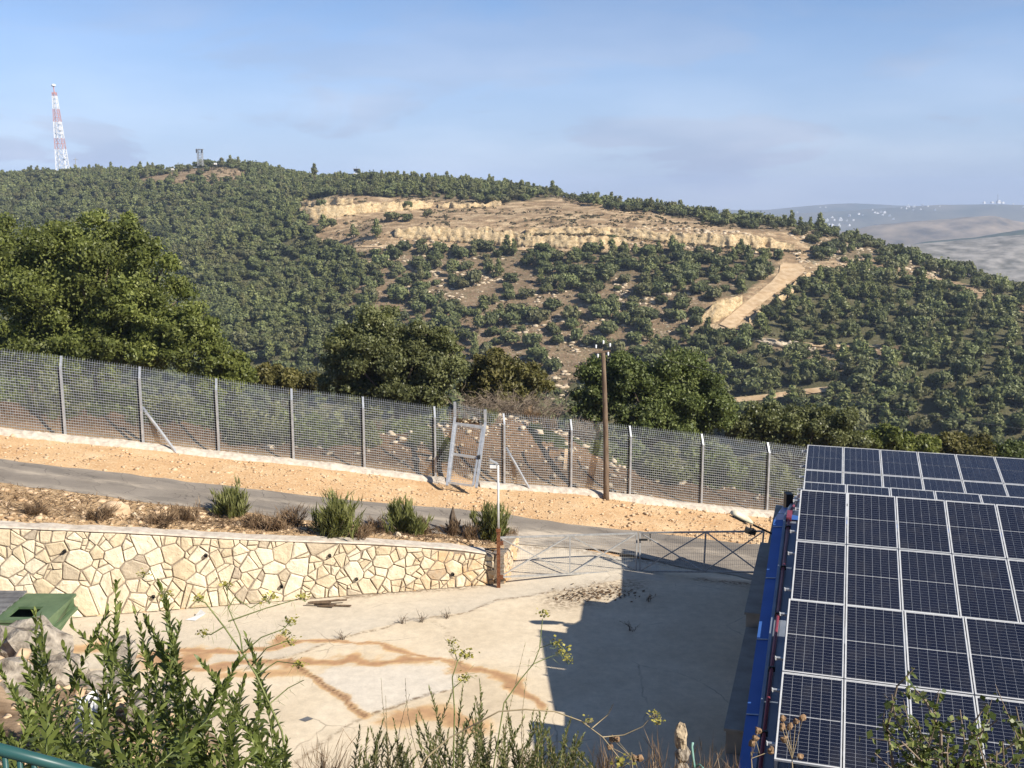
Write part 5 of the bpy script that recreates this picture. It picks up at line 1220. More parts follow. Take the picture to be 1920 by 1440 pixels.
def near_tree(name, label, cat, ells, t, n, ls, mat, seed, per=22, trunk=.18, fr=(.20, .36), core=.72, group=None, aspect=.55, base=None):
    r = np.random.default_rng(seed); lobes = sub_lobes(ells, t, r, per, fr)
    cx_ = np.mean([l[0] for l in lobes], 0); bx, by = (cx_[0], cx_[1]) if base is None else base; bz = GH(bx, by)
    th = thing(name, label, cat, (bx, by, bz), group)
    C, N, k = lobes_to_leaves(lobes, n, r, .5, .72); gz = G(C[:, 0], np.minimum(C[:, 1], 60)) + .05; C[:, 2] = np.maximum(C[:, 2], gz)
    V, F = leaf_quads(C, N, ls * (.6 + .8 * r.random(n)), r, aspect); zmin, zmax = C[:, 2].min(), C[:, 2].max()
    lob = r.random(len(lobes)); at = np.repeat(np.clip(.10 + .55 * r.random(n) + .30 * lob[k] , 0, 1), 4)
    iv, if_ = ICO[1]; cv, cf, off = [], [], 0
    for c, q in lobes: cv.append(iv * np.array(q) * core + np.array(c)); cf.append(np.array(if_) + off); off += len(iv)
    me = leafy_data('crown', V - np.array(th.location), F, at, np.concatenate(cv) - np.array(th.location), np.concatenate(cf), mat)
    o_ = bpy.data.objects.new('crown', me); COL.objects.link(o_); o_.parent = th
    m_ = MB(); b0 = np.array([bx, by, bz]); hub = b0 * .55 + cx_ * .45; m_.tube([b0 - (0, 0, .3), b0 + (hub - b0) * .5 + (.05, .03, 0), hub], [trunk, trunk * .8, trunk * .6], 8); m_.build('trunk', M['bark'], th, True)
    m_ = MB()
    for q in range(min(12, len(lobes))):
        e = lobes[int(r.integers(len(lobes)))][0]; mid = hub * .45 + e * .55 + r.normal(size=3) * .15; m_.tube([hub, mid, e], [trunk * .42, trunk * .26, trunk * .08], 5)
    m_.build('limbs', M['bark'], th, True); return th
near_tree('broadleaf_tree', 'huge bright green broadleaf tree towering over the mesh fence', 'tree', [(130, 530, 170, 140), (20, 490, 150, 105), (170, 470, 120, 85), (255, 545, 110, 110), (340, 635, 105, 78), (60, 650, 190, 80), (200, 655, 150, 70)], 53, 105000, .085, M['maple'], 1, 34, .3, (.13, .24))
near_tree('oak_tree', 'grey green oak standing behind the fence left of the leaning gate', 'tree', [(700, 650, 105, 85), (765, 655, 75, 72), (800, 690, 95, 85), (650, 700, 60, 60), (830, 640, 45, 35), (740, 730, 110, 55)], 50, 56000, .075, M['oakn'], 2, 26, .2, (.15, .28))
near_tree('thorn_tree', 'yellowing brownish tree beside the grey green oak', 'tree', [(935, 695, 68, 48), (990, 718, 50, 42), (890, 735, 40, 40), (950, 740, 70, 30)], 51.2, 19000, .085, M['olive'], 3, 18, .12, (.16, .32), .45)
near_tree('oak_tree', 'dark green oak right of the wooden utility pole', 'tree', [(1160, 720, 90, 62), (1255, 740, 115, 80), (1330, 775, 62, 52), (1110, 755, 50, 50), (1230, 790, 110, 45)], 55, 56000, .08, M['darkoak'], 4, 26, .2, (.15, .28))
near_tree('oak_tree', 'low wide oak between the dark oak and the solar roof', 'tree', [(1460, 795, 90, 45), (1540, 800, 80, 48), (1400, 805, 45, 35), (1560, 830, 80, 35)], 57, 34000, .08, M['oakn'], 5, 20, .15, (.18, .32))
near_tree('leafy_shrub', 'light green shrub just behind the far end of the solar roof', 'shrub', [(1660, 830, 55, 34), (1725, 842, 48, 32)], 60, 12000, .11, M['maple'], 6, 16, .08)
near_tree('leafy_shrub', 'brown tinged shrub behind the middle of the far solar row', 'shrub', [(1810, 838, 60, 30), (1770, 850, 40, 26)], 62, 9000, .10, M['olive'], 7, 14, .08)
near_tree('leafy_shrub', 'dark green shrub behind the right end of the far solar row', 'shrub', [(1900, 855, 60, 32)], 62, 8000, .10, M['darkoak'], 8, 16, .08)
near_tree('leafy_shrub', 'yellow green shrub between the huge tree and the grey green oak', 'shrub', [(540, 715, 60, 30), (490, 705, 38, 26)], 58, 10000, .10, M['olive'], 9, 14, .08)
near_tree('leafy_shrub', 'green shrub under the right flank of the huge tree', 'shrub', [(440, 690, 46, 50), (405, 715, 60, 40)], 55, 12000, .10, M['maple'], 10, 16, .08)
for k, (px, py, rx, ry, dt) in enumerate(((-90, 725, 90, 60, 3.2), (10, 735, 85, 58, 3.0), (105, 745, 80, 55, 2.8), (200, 752, 80, 55, 3.2), (300, 765, 80, 55, 2.9), (390, 775, 75, 55, 3.1), (480, 790, 75, 52, 2.8), (570, 802, 75, 52, 3.0), (660, 812, 60, 45, 3.2), (745, 800, 45, 40, 4.6), (1110, 850, 40, 42, 3.6), (1175, 862, 45, 45, 3.4), (800, 835, 40, 42, 2.6), (1020, 845, 32, 28, 3.0), (1235, 862, 60, 45, 3.6), (1330, 872, 75, 52, 3.6), (1430, 890, 70, 52, 3.4), (1540, 900, 70, 50, 3.6))):
    t = fence_t(px) + dt - .5; py += 14
    near_tree('undergrowth_bush', ('dark green' if k % 2 else 'greyish green') + ' bush pressed against the back of the mesh fence', 'shrub', [(px, py, rx, ry), (px + 30, py + 18, rx * .6, ry * .6)], t, 8500, .07, M['darkoak'] if k % 2 else M['oakn'], 30 + k, 14, .06, (.2, .36), .7, ('dark' if k % 2 else 'greyish') + ' bushes behind the mesh fence')

def twig_bush(name, label, base, n, length, spread, seed, mat, rad=.016, cat='shrub', group=None, kids=5):
    r = np.random.default_rng(seed); th = thing(name, label, cat, base, group); b0 = np.array(base, float)
    for part in range(3):
        m_ = MB()
        for k in range(n // 3):
            a = r.uniform(0, 6.28); L_ = length * r.uniform(.6, 1.1); out_ = np.array([math.cos(a), math.sin(a), 0]) * spread * r.uniform(.3, 1); s0 = b0 + np.array([r.normal() * spread * .3, r.normal() * spread * .3, -.05])
            p1 = s0 + out_ * .35 + (0, 0, L_ * .5); p2 = s0 + out_ + np.array([r.normal() * .1, r.normal() * .1, L_]); m_.tube([s0, p1, p2], [rad, rad * .75, rad * .3], 4, False)
            for q in range(kids):
                f = r.uniform(.3, .95); s = p1 + (p2 - p1) * f; d = r.normal(size=3) * (.6, .6, .5) + (out_ * .5 + (0, 0, .2)); d = d / np.linalg.norm(d) * L_ * r.uniform(.18, .4); m_.tube([s, s + d * .55 + r.normal(size=3) * .04, s + d], [rad * .5, rad * .36, rad * .2], 3, False)
        m_.build('branch', mat, th)
    return th
for k, (px, py, t, L_, sp) in enumerate(((950, 800, 49.5, 1.45, 1.7), (1005, 800, 49.5, 1.3, 1.5), (905, 790, 49.8, 1.3, 1.1), (1090, 790, 51, 1.3, .9))):
    q = P(px, py, t); twig_bush('bare_thorn_bush', ('wide', 'tangled', 'narrow', 'small')[k] + ' leafless thorn bush on the spoil mound' + (' left of the bent gate brace', ' above the fallen boards', ' under the yellowing tree', ' beside the utility pole')[k], (q[0], q[1], GH(q[0], q[1])), 110, L_, sp, 50 + k, M['twig'], .015)

# ------------------------------------------------------------------ shrubs and weeds on the rubble bank
def broom(name, label, px, py, hgt, rad, n, seed, mat, cat='shrub', group=None, fn=G, aspect=.11, ll=.16, up=1.0, base=None):
    r = np.random.default_rng(seed); b0 = hit(px, py, fn) if base is None else np.array(base, float); th = thing(name, label, cat, b0, group)
    nst = max(18, n // 45); sa = r.uniform(0, 6.28, nst); sf = np.abs(r.normal(size=nst)) * .72; sh_ = r.uniform(.4, 1.2, nst); sk = r.integers(0, nst, n); a = sa[sk] + r.normal(size=n) * .12; f = sf[sk] + r.normal(size=n) * .05; sp = r.random(n) ** .7
    D = np.stack([np.cos(a) * f, np.sin(a) * f, np.full(n, 1.0)], -1) * np.array([rad, rad, hgt])
    hh = np.clip(1 - .35 * f ** 2, .3, 1)[:, None] * sh_[sk][:, None]
    s = (.12 + .88 * sp)[:, None]; ob = r.normal(size=(nst, 2)) * .28 * rad; C = b0 + D * s * hh + r.normal(size=(n, 3)) * .05 * (.3 + s); C[:, :2] += ob[sk]
    T = D * np.array([1.0, 1.0, up]) + r.normal(size=(n, 3)) * .25 * hgt; T /= np.linalg.norm(T, axis=1)[:, None]
    side = np.cross(T, r.normal(size=(n, 3))); side /= np.linalg.norm(side, axis=1)[:, None]; L_ = (ll * (.5 + r.random(n)))[:, None]
    V = np.stack([C + T * L_, C + side * L_ * aspect, C - T * L_ * .8, C - side * L_ * aspect], 1).reshape(-1, 3); V[:, 2] = np.maximum(V[:, 2], b0[2] - .05)
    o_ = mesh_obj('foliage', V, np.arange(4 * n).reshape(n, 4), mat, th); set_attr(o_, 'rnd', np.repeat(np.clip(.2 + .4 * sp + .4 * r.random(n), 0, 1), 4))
    m_ = MB()
    for k in range(14):
        i = int(r.integers(n)); m_.tube([b0 + r.normal(size=3) * .03, b0 + (C[i] - b0) * .5, C[i]], [.014, .010, .004], 4, False)
    m_.build('stems', M['twig'], th); return th
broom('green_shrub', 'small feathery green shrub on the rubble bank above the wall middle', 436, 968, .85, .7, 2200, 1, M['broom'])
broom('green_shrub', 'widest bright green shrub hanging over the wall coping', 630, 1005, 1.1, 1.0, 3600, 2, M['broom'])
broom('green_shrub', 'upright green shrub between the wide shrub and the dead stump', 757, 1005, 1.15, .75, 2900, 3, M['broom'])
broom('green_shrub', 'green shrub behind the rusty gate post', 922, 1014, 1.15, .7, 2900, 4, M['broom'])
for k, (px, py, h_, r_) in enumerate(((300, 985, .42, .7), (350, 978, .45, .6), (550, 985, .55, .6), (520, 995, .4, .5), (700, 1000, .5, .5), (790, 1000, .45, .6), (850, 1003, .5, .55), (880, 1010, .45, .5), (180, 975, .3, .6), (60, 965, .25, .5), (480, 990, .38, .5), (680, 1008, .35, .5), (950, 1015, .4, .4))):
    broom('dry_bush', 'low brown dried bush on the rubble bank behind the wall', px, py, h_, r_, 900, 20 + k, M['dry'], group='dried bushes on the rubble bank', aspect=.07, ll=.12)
# weeds around the fence foot and the mound behind it
for k, (px, py, t) in enumerate(((770, 800, 46.5), (860, 800, 47), (1030, 830, 46.5), (1120, 850, 47), (700, 820, 46.5), (60, 800, 44), (220, 822, 44.5), (400, 838, 45), (1000, 790, 47.5), (920, 830, 46))):
    q = P(px, py, t); broom('dry_bush', 'brown dried weed clump on the earth behind the mesh fence', 0, 0, .55, .55, 500, 60 + k, M['dry'] if k % 3 else M['broom'], group='weeds behind the mesh fence', base=(q[0], q[1], GH(q[0], q[1])), aspect=.08, ll=.13)

def scatter(name, n, fxy, size, mat, seed, flat=.65, fn=None):
    r = np.random.default_rng(seed); Vs, Fs, off = [], [], 0; iv, if_ = ICO[1]
    for k in range(n):
        p = fxy(r)
        if p is None: continue
        s = size[0] * (size[1] / size[0]) ** (r.random() ** 2.2); V = iv * (1 + .95 * (r.random((len(iv), 1)) - .5)) * np.array([s * r.uniform(.8, 1.6), s, s * flat * r.uniform(.6, 1.2)]); a = r.uniform(0, 6.28)
        V = V @ np.array([[math.cos(a), -math.sin(a), 0], [math.sin(a), math.cos(a), 0], [0, 0, 1]]).T; z = (fn or G)(p[0], p[1]); Vs.append(V + (p[0], p[1], float(z) + s * .2)); Fs.append(np.array(if_) + off); off += len(iv)
    return tag(mesh_obj(name, np.concatenate(Vs), np.concatenate(Fs), mat), kind='stuff')
upx, upy = UP[:, 0], UP[:, 1]; lox, loy = LO[:, 0], LO[:, 1]
def on_verge(r):
    x = r.uniform(-19, 14); y0 = np.interp(x, upx, upy) + .1; y1 = Ly(x) - .4; f = r.random(); return (x, y0 + (y1 - y0) * f) if y1 > y0 and r.random() < .35 + vnoise(x * .5, f * 3) else None
def on_berm(r):
    x = r.uniform(-17, GX - .1); y1 = np.interp(x, lox, loy) - .05; y0 = wall_y(x) + .5; return (x, r.uniform(y0, y1)) if y1 > y0 else None
def on_mound(r):
    x = r.normal() * 5.5 - .3; return (x, Ly(x) + r.uniform(.5, 6)) if abs(x) < 16 else None
scatter('verge_gravel', 3200, on_verge, (.018, .085), M['rubble'], 1)
scatter('rubble_stones', 2600, on_berm, (.02, .12), M['rubble'], 2)
scatter('mound_rubble', 900, on_mound, (.03, .20), M['pale_rock'], 3)
rl9 = np.random.default_rng(91); pb_ = [on_berm(rl9) for _ in range(9000)]; pb_ = np.array([p for p in pb_ if p is not None and rl9.random() < .0 + 1.0 * fbm(p[0] * .7, p[1] * .9)]); nn_ = len(pb_); C = np.stack([pb_[:, 0], pb_[:, 1], G(pb_[:, 0], pb_[:, 1]) + .05 + .06 * rl9.random(nn_)], -1); T_ = rl9.normal(size=(nn_, 3)) * (1, 1, .7) + (0, 0, .25); T_ /= np.linalg.norm(T_, axis=1)[:, None]; S_ = np.cross(T_, rl9.normal(size=(nn_, 3))); S_ /= np.linalg.norm(S_, axis=1)[:, None]; L_ = (.05 + .09 * rl9.random(nn_))[:, None]
o_ = mesh_obj('dry_litter', np.stack([C + T_ * L_, C + S_ * L_ * .13, C - T_ * L_, C - S_ * L_ * .13], 1).reshape(-1, 3), np.arange(4 * nn_).reshape(nn_, 4), M['dry']); set_attr(o_, 'rnd', np.repeat(rl9.random(nn_), 4)); tag(o_, kind='stuff')
V, F = rock_vf(hit(213, 968, G) + (0, 0, .1), (.52, .4, .42), 5, 3, .8); o_ = MB().add(V, F).build('rock', M['rubble']); tag(o_, 'largest pale orange rock lying on the rubble bank by the road', 'rock')
for k, (px, py, s, lab) in enumerate(((745, 1006, .17, 'small white stone on the coping between the green shrubs'), (252, 968, .15, 'white split stone beside the largest rock on the rubble bank'), (90, 790, .6, 'grey boulder behind the fence left of the second brace'), (140, 808, .45, 'grey boulder behind the fence under the huge tree'), (160, 822, .35, 'smaller grey boulder at the fence foot under the huge tree'))):
    q = hit(px, py, G) if k < 2 else P(px, py, 43.5); q = np.array([q[0], q[1], float(G(q[0], q[1])) + s * .3]); V, F = rock_vf(q, (s, s * .8, s * .8), 70 + k, 2, .8); tag(MB().add(V, F).build('rock', M['boulder'] if k > 1 else M['pale_rock']), lab, 'rock')
sb = hit(851, 1000, G); st_ = thing('tree_stump', 'dark jagged dead stump on the bank near the gate post', 'stump', sb); m_ = MB(); m_.tube([sb - (0, 0, .1), sb + (.0, 0, .35), sb + (-.05, 0, .6), sb + (-.02, 0, .95)], [.28, .17, .11, .02], 7); m_.build('trunk', M['bark'], st_)
for dx, h_ in ((.25, .5), (-.3, .35), (.4, .3)): MB().tube([sb, sb + (dx * .6, 0, h_ * .6), sb + (dx, .05, h_)], [.1, .06, .01], 5).build('snag', M['bark'], st_)
# boards thrown behind the fence
for k, (pa_, pb_) in enumerate((((1024, 838), (1030, 880)), ((1062, 842), (1058, 882)), ((1030, 838), (1046, 830)))):
    a_ = P(*pa_, 45.6); b_ = P(*pb_, 45.0); tag(MB().bar(a_, b_ - (0, 0, .3), .14, .05, up=(0, 1, 0)).build('board', M['rubble']), ('pale board leaning on the spoil mound beside the brace', 'pale board standing on the mound near the tenth post', 'short pale board lying across the mound top')[k], 'board')

# ------------------------------------------------------------------ litter in the yard
def litter(r):
    c = r.choice(3); q = [(1120, 1112), (1165, 1118), (1085, 1120)][c]; p = onz(q[0] + r.normal() * 28, q[1] + r.normal() * 7); return p[:2]
r7 = np.random.default_rng(7); n = 230; C = np.array([np.append(litter(r7), .03 + .02 * r7.random()) for _ in range(n)]); N = np.tile([0, 0, 1.], (n, 1)) + r7.normal(size=(n, 3)) * .4; N /= np.linalg.norm(N, axis=1)[:, None]
C[:, 2] += np.maximum(0, G(C[:, 0], C[:, 1])); V, F = leaf_quads(C, N, .05 * (.5 + r7.random(n)), r7, .6); o_ = mesh_obj('leaf_litter', V, F, M['dry']); set_attr(o_, 'rnd', np.repeat(r7.random(n) * .5, 4)); tag(o_, kind='stuff')
for k, (px, py, h_, lab) in enumerate(((790, 1167, .34, 'dry weed tuft sprouting from the long slab joint'), (755, 1170, .3, 'single dark weed stalk in the slab joint'), (645, 1200, .24, 'dark weed sprig beside the rust stain'), (1216, 1128, .35, 'dry weed in the shade near the gate'), (1182, 1184, .3, 'dark weed in the shade before the lamp shadow'), (838, 1160, .25, 'bent weed stalk at the end of the slab joint'))):
    q = onz(px, py); twig_bush('dry_weed', lab, q + (0, 0, .01), 9, h_, .12, 80 + k, M['bark'], .008, 'weed', None, 2)
pl = onz(612, 1136); pk = thing('plank_pile', 'heap of brown broken planks on the concrete before the stone wall', 'planks', pl)
for k in range(7): a_ = pl + (r7.uniform(-.6, .2), r7.uniform(-.15, .15), .04 + .02 * k); MB().bar(a_, a_ + (r7.uniform(.4, .8), r7.uniform(-.12, .15), .02), .07, .025).build('plank', M['wood'], pk)
q = onz(365, 1163); m_ = MB(); m_.add([q + (-.28, 0, .02), q + (.05, -.1, .03), q + (.3, .12, .16), q + (-.05, .22, .05), q + (.1, .3, .22)], [(0, 1, 2, 3), (3, 2, 4)]); tag(m_.build('paper', M['white']), 'crumpled white paper lying on the concrete behind the fennel', 'paper')
q = onz(573, 1350); m_ = MB(); m_.add([q + (-.16, -.02, .015), q + (.02, -.12, .02), q + (.18, .0, .03), q + (.02, .14, .02)], [(0, 1, 2, 3)]); tag(m_.build('cardboard', M['lid']), 'flat grey cardboard scrap on the concrete', 'cardboard')
# ================================================================== FOREGROUND ON THE BANK
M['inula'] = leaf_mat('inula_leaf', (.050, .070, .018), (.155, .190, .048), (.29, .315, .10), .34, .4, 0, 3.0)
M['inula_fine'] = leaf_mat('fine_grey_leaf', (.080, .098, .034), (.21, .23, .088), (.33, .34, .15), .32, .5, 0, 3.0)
M['stem'] = simple('green_stem', (.12, .15, .045), (.20, .22, .08), 8, .6); M['strawstem'] = simple('dry_stem', (.24, .19, .11), (.36, .29, .18), 8, .7)
M['umbel'] = leaf_mat('fennel_umbel', (.22, .20, .04), (.40, .36, .08), (.52, .46, .14), .25, .6, 0, 5.0)
M['thistle'] = simple('brown_thistle_head', (.17, .10, .055), (.32, .21, .12), 40, .8, bmp=.5)
M['hawleaf'] = leaf_mat('thorn_shrub_leaf', (.05, .075, .02), (.16, .19, .055), (.26, .27, .10), .3, .4, 0, 3.0)
def BKf(x, y): return float(BK(x, y))
def lance(P0, D, N, Lq, Wq):
    """curved lanceolate leaves, 4 triangles each"""
    n = len(P0); S = np.cross(D, N); S /= np.linalg.norm(S, axis=1)[:, None] + 1e-9; Lq = np.broadcast_to(Lq, (n,))[:, None]; Wq = np.broadcast_to(Wq, (n,))[:, None]
    a = P0 + D * Lq * .38 + N * Lq * .05; b = P0 + D * Lq * .74 + N * Lq * .03; tip = P0 + D * Lq - N * Lq * .06
    V = np.stack([P0, a + S * Wq + N * Wq * .35, a - S * Wq + N * Wq * .35, b + S * Wq * .72 + N * Wq * .2, b - S * Wq * .72 + N * Wq * .2, tip], 1).reshape(-1, 3)
    o = (np.arange(n) * 6)[:, None, None]; F = (np.array([[0, 2, 1], [1, 2, 4], [1, 4, 3], [3, 4, 5]])[None] + o).reshape(-1, 3); return V, F
def herb(name, label, stems, mat, smat, seed, ll=.06, gap=.011, wid=.13, start=.12, incl=.75, cat='plant', rad=.006, group=None):
    """stems: list of (base, tip); leaves spiral up each stem"""
    r = np.random.default_rng(seed); th = thing(name, label, cat, np.mean([s[0] for s in stems], 0), group); m_ = MB(); LV = []; LF = []; AT = []; off = 0
    for b0, t0 in stems:
        b0 = np.array(b0); t0 = np.array(t0); d = t0 - b0; L_ = np.linalg.norm(d); bend = r.normal(size=3) * .06 * L_; bend[2] = 0; f = np.linspace(0, 1, 7)[:, None]; C = b0 + d * f + bend * np.sin(f * math.pi)
        m_.tube(C, np.linspace(rad, rad * .35, 7), 5, False); n = int(L_ * (1 - start) / gap); ff = start + (1 - start) * (np.arange(n) + r.random(n)) / n; Q = np.stack([np.interp(ff, f[:, 0], C[:, k]) for k in range(3)], -1)
        ax_ = d / L_; u_ = np.cross(ax_, [0, 1, .2]); u_ /= np.linalg.norm(u_); v_ = np.cross(ax_, u_); az = np.arange(n) * 2.4 + r.normal(size=n) * .4; outw = u_ * np.cos(az)[:, None] + v_ * np.sin(az)[:, None]
        inc = incl * (.75 + .5 * r.random(n)) * (1.15 - .75 * ff ** 3); D = ax_ * np.cos(inc)[:, None] + outw * np.sin(inc)[:, None]; N = ax_ * np.sin(inc)[:, None] - outw * np.cos(inc)[:, None]
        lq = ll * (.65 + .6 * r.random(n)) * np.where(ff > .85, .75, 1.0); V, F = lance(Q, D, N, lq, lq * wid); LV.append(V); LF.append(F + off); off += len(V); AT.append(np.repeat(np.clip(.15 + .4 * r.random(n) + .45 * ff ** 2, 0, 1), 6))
    m_.build('stems', smat, th, True); o_ = mesh_obj('foliage', np.concatenate(LV), np.concatenate(LF), mat, th); set_attr(o_, 'rnd', np.concatenate(AT)); return th
r8 = np.random.default_rng(8)
def clump(tips, t, n, spread, drop, seed, jit=.12):
    """stems whose tips are seen at the given pixels, rooted on the bank below"""
    r = np.random.default_rng(seed); o = []
    for px, py in tips: p = P(px, py, t + r.uniform(-.3, .3)); b = p + np.array([r.normal() * jit, r.normal() * jit - .05, -drop * r.uniform(.85, 1.15)]); b[2] = max(BKf(b[0], b[1]) - .04, b[2] - 3.0) if b[2] < BKf(b[0], b[1]) + .6 else BKf(b[0], b[1]) - .04; o.append((b, p))
    c = np.mean([q[1] for q in o], 0)
    for k in range(n):
        p = o[int(r.integers(len(tips)))][1] + np.array([r.normal() * spread, r.normal() * spread, -r.uniform(.16, .70)]); b = p + np.array([r.normal() * jit, r.normal() * jit, 0]); b[2] = BKf(b[0], b[1]) - .04
        if p[2] > b[2] + .15: o.append((b, p))
    return o
PL = [('tall leafy herb with the thickest stem before the green dumpster', [(68, 1150), (78, 1165), (45, 1235)], 6.0, 12), ('leafy herb at the railing corner', [(8, 1200), (2, 1260), (22, 1300)], 5.6, 14), ('leafy herb with short upright shoots before the boulder', [(135, 1178), (120, 1215), (150, 1260)], 6.2, 12),
      ('tall thin shooted herb reaching up to the stone wall', [(217, 1092), (200, 1150), (226, 1140), (180, 1190)], 6.6, 14), ('tall herb with branching tip before the rust stain', [(298, 1095), (312, 1125), (338, 1175), (270, 1165), (262, 1215)], 6.6, 16), ('leafy herb below the rust stain', [(378, 1243), (350, 1275), (362, 1300)], 6.2, 18),
      ('slender herb beside the fennel stalk', [(462, 1195), (450, 1240), (435, 1262), (405, 1270)], 6.4, 16), ('low dense herb at the bottom of the bank edge', [(300, 1330), (260, 1340), (340, 1360), (400, 1340)], 5.4, 22), ('low dense herb behind the teal railing', [(130, 1330), (90, 1340), (180, 1350), (60, 1320)], 5.2, 26), ('bushy herb left of the fennel foot', [(440, 1345), (420, 1390), (480, 1400)], 5.8, 14), ('small herb shoots under the fennel', [(515, 1378), (540, 1390), (525, 1420)], 6.2, 5)]
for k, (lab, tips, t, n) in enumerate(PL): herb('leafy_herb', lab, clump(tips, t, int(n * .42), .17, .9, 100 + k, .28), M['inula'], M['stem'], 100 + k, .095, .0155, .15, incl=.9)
def mass(x0, x1, y0, y1, n, seed):
    r = np.random.default_rng(seed); return [(r.uniform(x0, x1), y0 + (y1 - y0) * r.random() ** .45) for _ in range(n)]
for k, (x0, x1, y0, y1, lab) in enumerate(((672, 800, 1310, 1440, 'grey green fine leaved bush at the bank foot left part'), (770, 930, 1255, 1430, 'tall fine leaved bush in the middle of the bank foot'), (900, 1030, 1290, 1430, 'fine leaved bush with fennel rising through it'), (1010, 1100, 1310, 1440, 'fine leaved bush at the edge of the building shadow'))):
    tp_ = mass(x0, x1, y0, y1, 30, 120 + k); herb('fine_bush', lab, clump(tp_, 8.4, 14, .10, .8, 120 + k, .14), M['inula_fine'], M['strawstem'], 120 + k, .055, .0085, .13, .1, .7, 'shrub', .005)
for k, (px, py, lab) in enumerate(((715, 1275, 'thin single shoot rising left of the fine bushes'), (760, 1272, 'bare thin shoot beside the orange slab'), (985, 1165 + 40, 'tall pale dry shoot before the shadow edge'))):
    herb('thin_shoot', lab, clump([(px, py), (px + 8, py + 30)], 8.2, 1, .05, 1.0, 140 + k), M['inula_fine'], M['strawstem'], 140 + k, .03, .03, .10, .1, .6, 'plant', .004)

def umbel(m_, AT, c, r, rad=.045, n=26):
    d = r.normal(size=(n, 3)) * np.array([1, 1, .45]); C = c + d * rad * .55; N = np.tile([0, 0, 1.], (n, 1)) + r.normal(size=(n, 3)) * .5; N /= np.linalg.norm(N, axis=1)[:, None]; V, F = leaf_quads(C, N, rad * .20 * (.6 + r.random(n)), r, .9); m_.add(V, [tuple(f) for f in F], np.repeat(r.random(n), 4))
def stalk(name, label, lines, heads, t, seed, smat, hmat, rad=.006, cat='plant', thistle=False, leaves=0):
    """lines: pixel polylines of stems (first starts at the foot); heads: pixel, size"""
    r = np.random.default_rng(seed); f0 = P(*lines[0][0], t); foot = np.array([f0[0], f0[1], BKf(f0[0], f0[1]) - .03]); th = thing(name, label, cat, foot); m_ = MB()
    for i, l in enumerate(lines):
        pts = [P(a, b_, t + .05 * r.normal()) for a, b_ in l]
        if i == 0: pts = [foot] + pts
        rr = rad * (1 if i == 0 else .6); m_.tube(pts, np.linspace(rr, rr * .5, len(pts)), 5, False)
    m_.build('stems', smat, th, True)
    for a, b_, s in heads:
        c = P(a, b_, t); h_ = MB()
        if thistle: V, F = rock_vf(c, (s, s, s * 1.1), int(a * 7), 2, 1.0, .9); h_.add(V, F); h_.build('seed_head', hmat, th)
        else:
            umbel(h_, None, c, r, s, 34); tag(h_.build('umbel', hmat, th, False, 'rnd'), kind='stuff')
            q = MB()
            for k in range(7): q.tube([c - (0, 0, s * .9), c + r.normal(size=3) * (s * .5, s * .5, s * .15)], .0016, 3, False)
            q.build('umbel_rays', smat, th)
    if leaves:
        C = np.concatenate([np.array([P(*(np.array(l[j]) + (np.array(l[j + 1]) - np.array(l[j])) * r.random()), t) for _ in range(leaves)]) for l in lines for j in range(len(l) - 1)]); D = r.normal(size=C.shape); D /= np.linalg.norm(D, axis=1)[:, None]; N = np.cross(D, r.normal(size=C.shape)); N /= np.linalg.norm(N, axis=1)[:, None]
        V, F = lance(C, D, N, .05 + .05 * r.random(len(C)), .0012); mesh_obj('thread_leaves', V, F, smat, th)
    return th
stalk('fennel', 'tall branching fennel with yellow umbels before the stone wall', [[(540, 1440), (528, 1370), (505, 1320), (480, 1265), (455, 1225), (420, 1175), (385, 1130), (365, 1122)], [(455, 1225), (450, 1190), (428, 1140), (425, 1095)], [(428, 1140), (440, 1120), (470, 1140), (505, 1120)], [(455, 1225), (490, 1195), (530, 1180), (545, 1165)], [(420, 1175), (395, 1190), (380, 1187)], [(470, 1250), (500, 1215), (545, 1200)], [(428, 1165), (500, 1140), (570, 1120)], [(480, 1265), (520, 1240), (560, 1245)], [(505, 1320), (540, 1290), (570, 1275)]],
      [(425, 1095, .05), (505, 1120, .05), (545, 1163, .045), (380, 1187, .035), (545, 1200, .045), (372, 1120, .04), (310, 1112, .05), (572, 1118, .04), (560, 1244, .04), (535, 1185, .035), (268, 1075, .035)], 6.6, 1, M['stem'], M['umbel'], .008, leaves=9)
stalk('fennel', 'fennel with two umbels rising from the fine bush', [[(850, 1440), (852, 1330), (848, 1270), (858, 1240), (868, 1225)], [(858, 1240), (850, 1215), (845, 1205)], [(850, 1290), (880, 1265), (875, 1260)]], [(846, 1203, .05), (874, 1224, .06), (872, 1270, .05), (850, 1220, .03)], 8.0, 2, M['stem'], M['umbel'], .007, leaves=8)
stalk('fennel', 'leaning fennel with a yellow umbel at the edge of the shadow', [[(925, 1440), (945, 1318), (975, 1275), (1000, 1245), (1012, 1215), (1017, 1160)], [(1000, 1245), (1030, 1232), (1050, 1225)], [(1012, 1215), (1040, 1205), (1056, 1215), (1068, 1235)]], [(1020, 1148, .05), (1042, 1205, .05), (1056, 1220, .055), (1066, 1236, .045)], 7.6, 3, M['stem'], M['umbel'], .006, leaves=5)
stalk('fennel', 'long arching fennel stem with a yellow flower before the dark shadow', [[(770, 1470), (800, 1420), (840, 1385), (890, 1358), (935, 1334), (985, 1330), (1040, 1334), (1090, 1352), (1130, 1382), (1160, 1420)], [(1130, 1382), (1170, 1378), (1205, 1362), (1225, 1340)], [(1110, 1365), (1140, 1340), (1150, 1320)]], [(1229, 1337, .04), (1233, 1350, .035), (1165, 1425, .05), (1102, 1350, .03)], 6.0, 4, M['strawstem'], M['umbel'], .006)
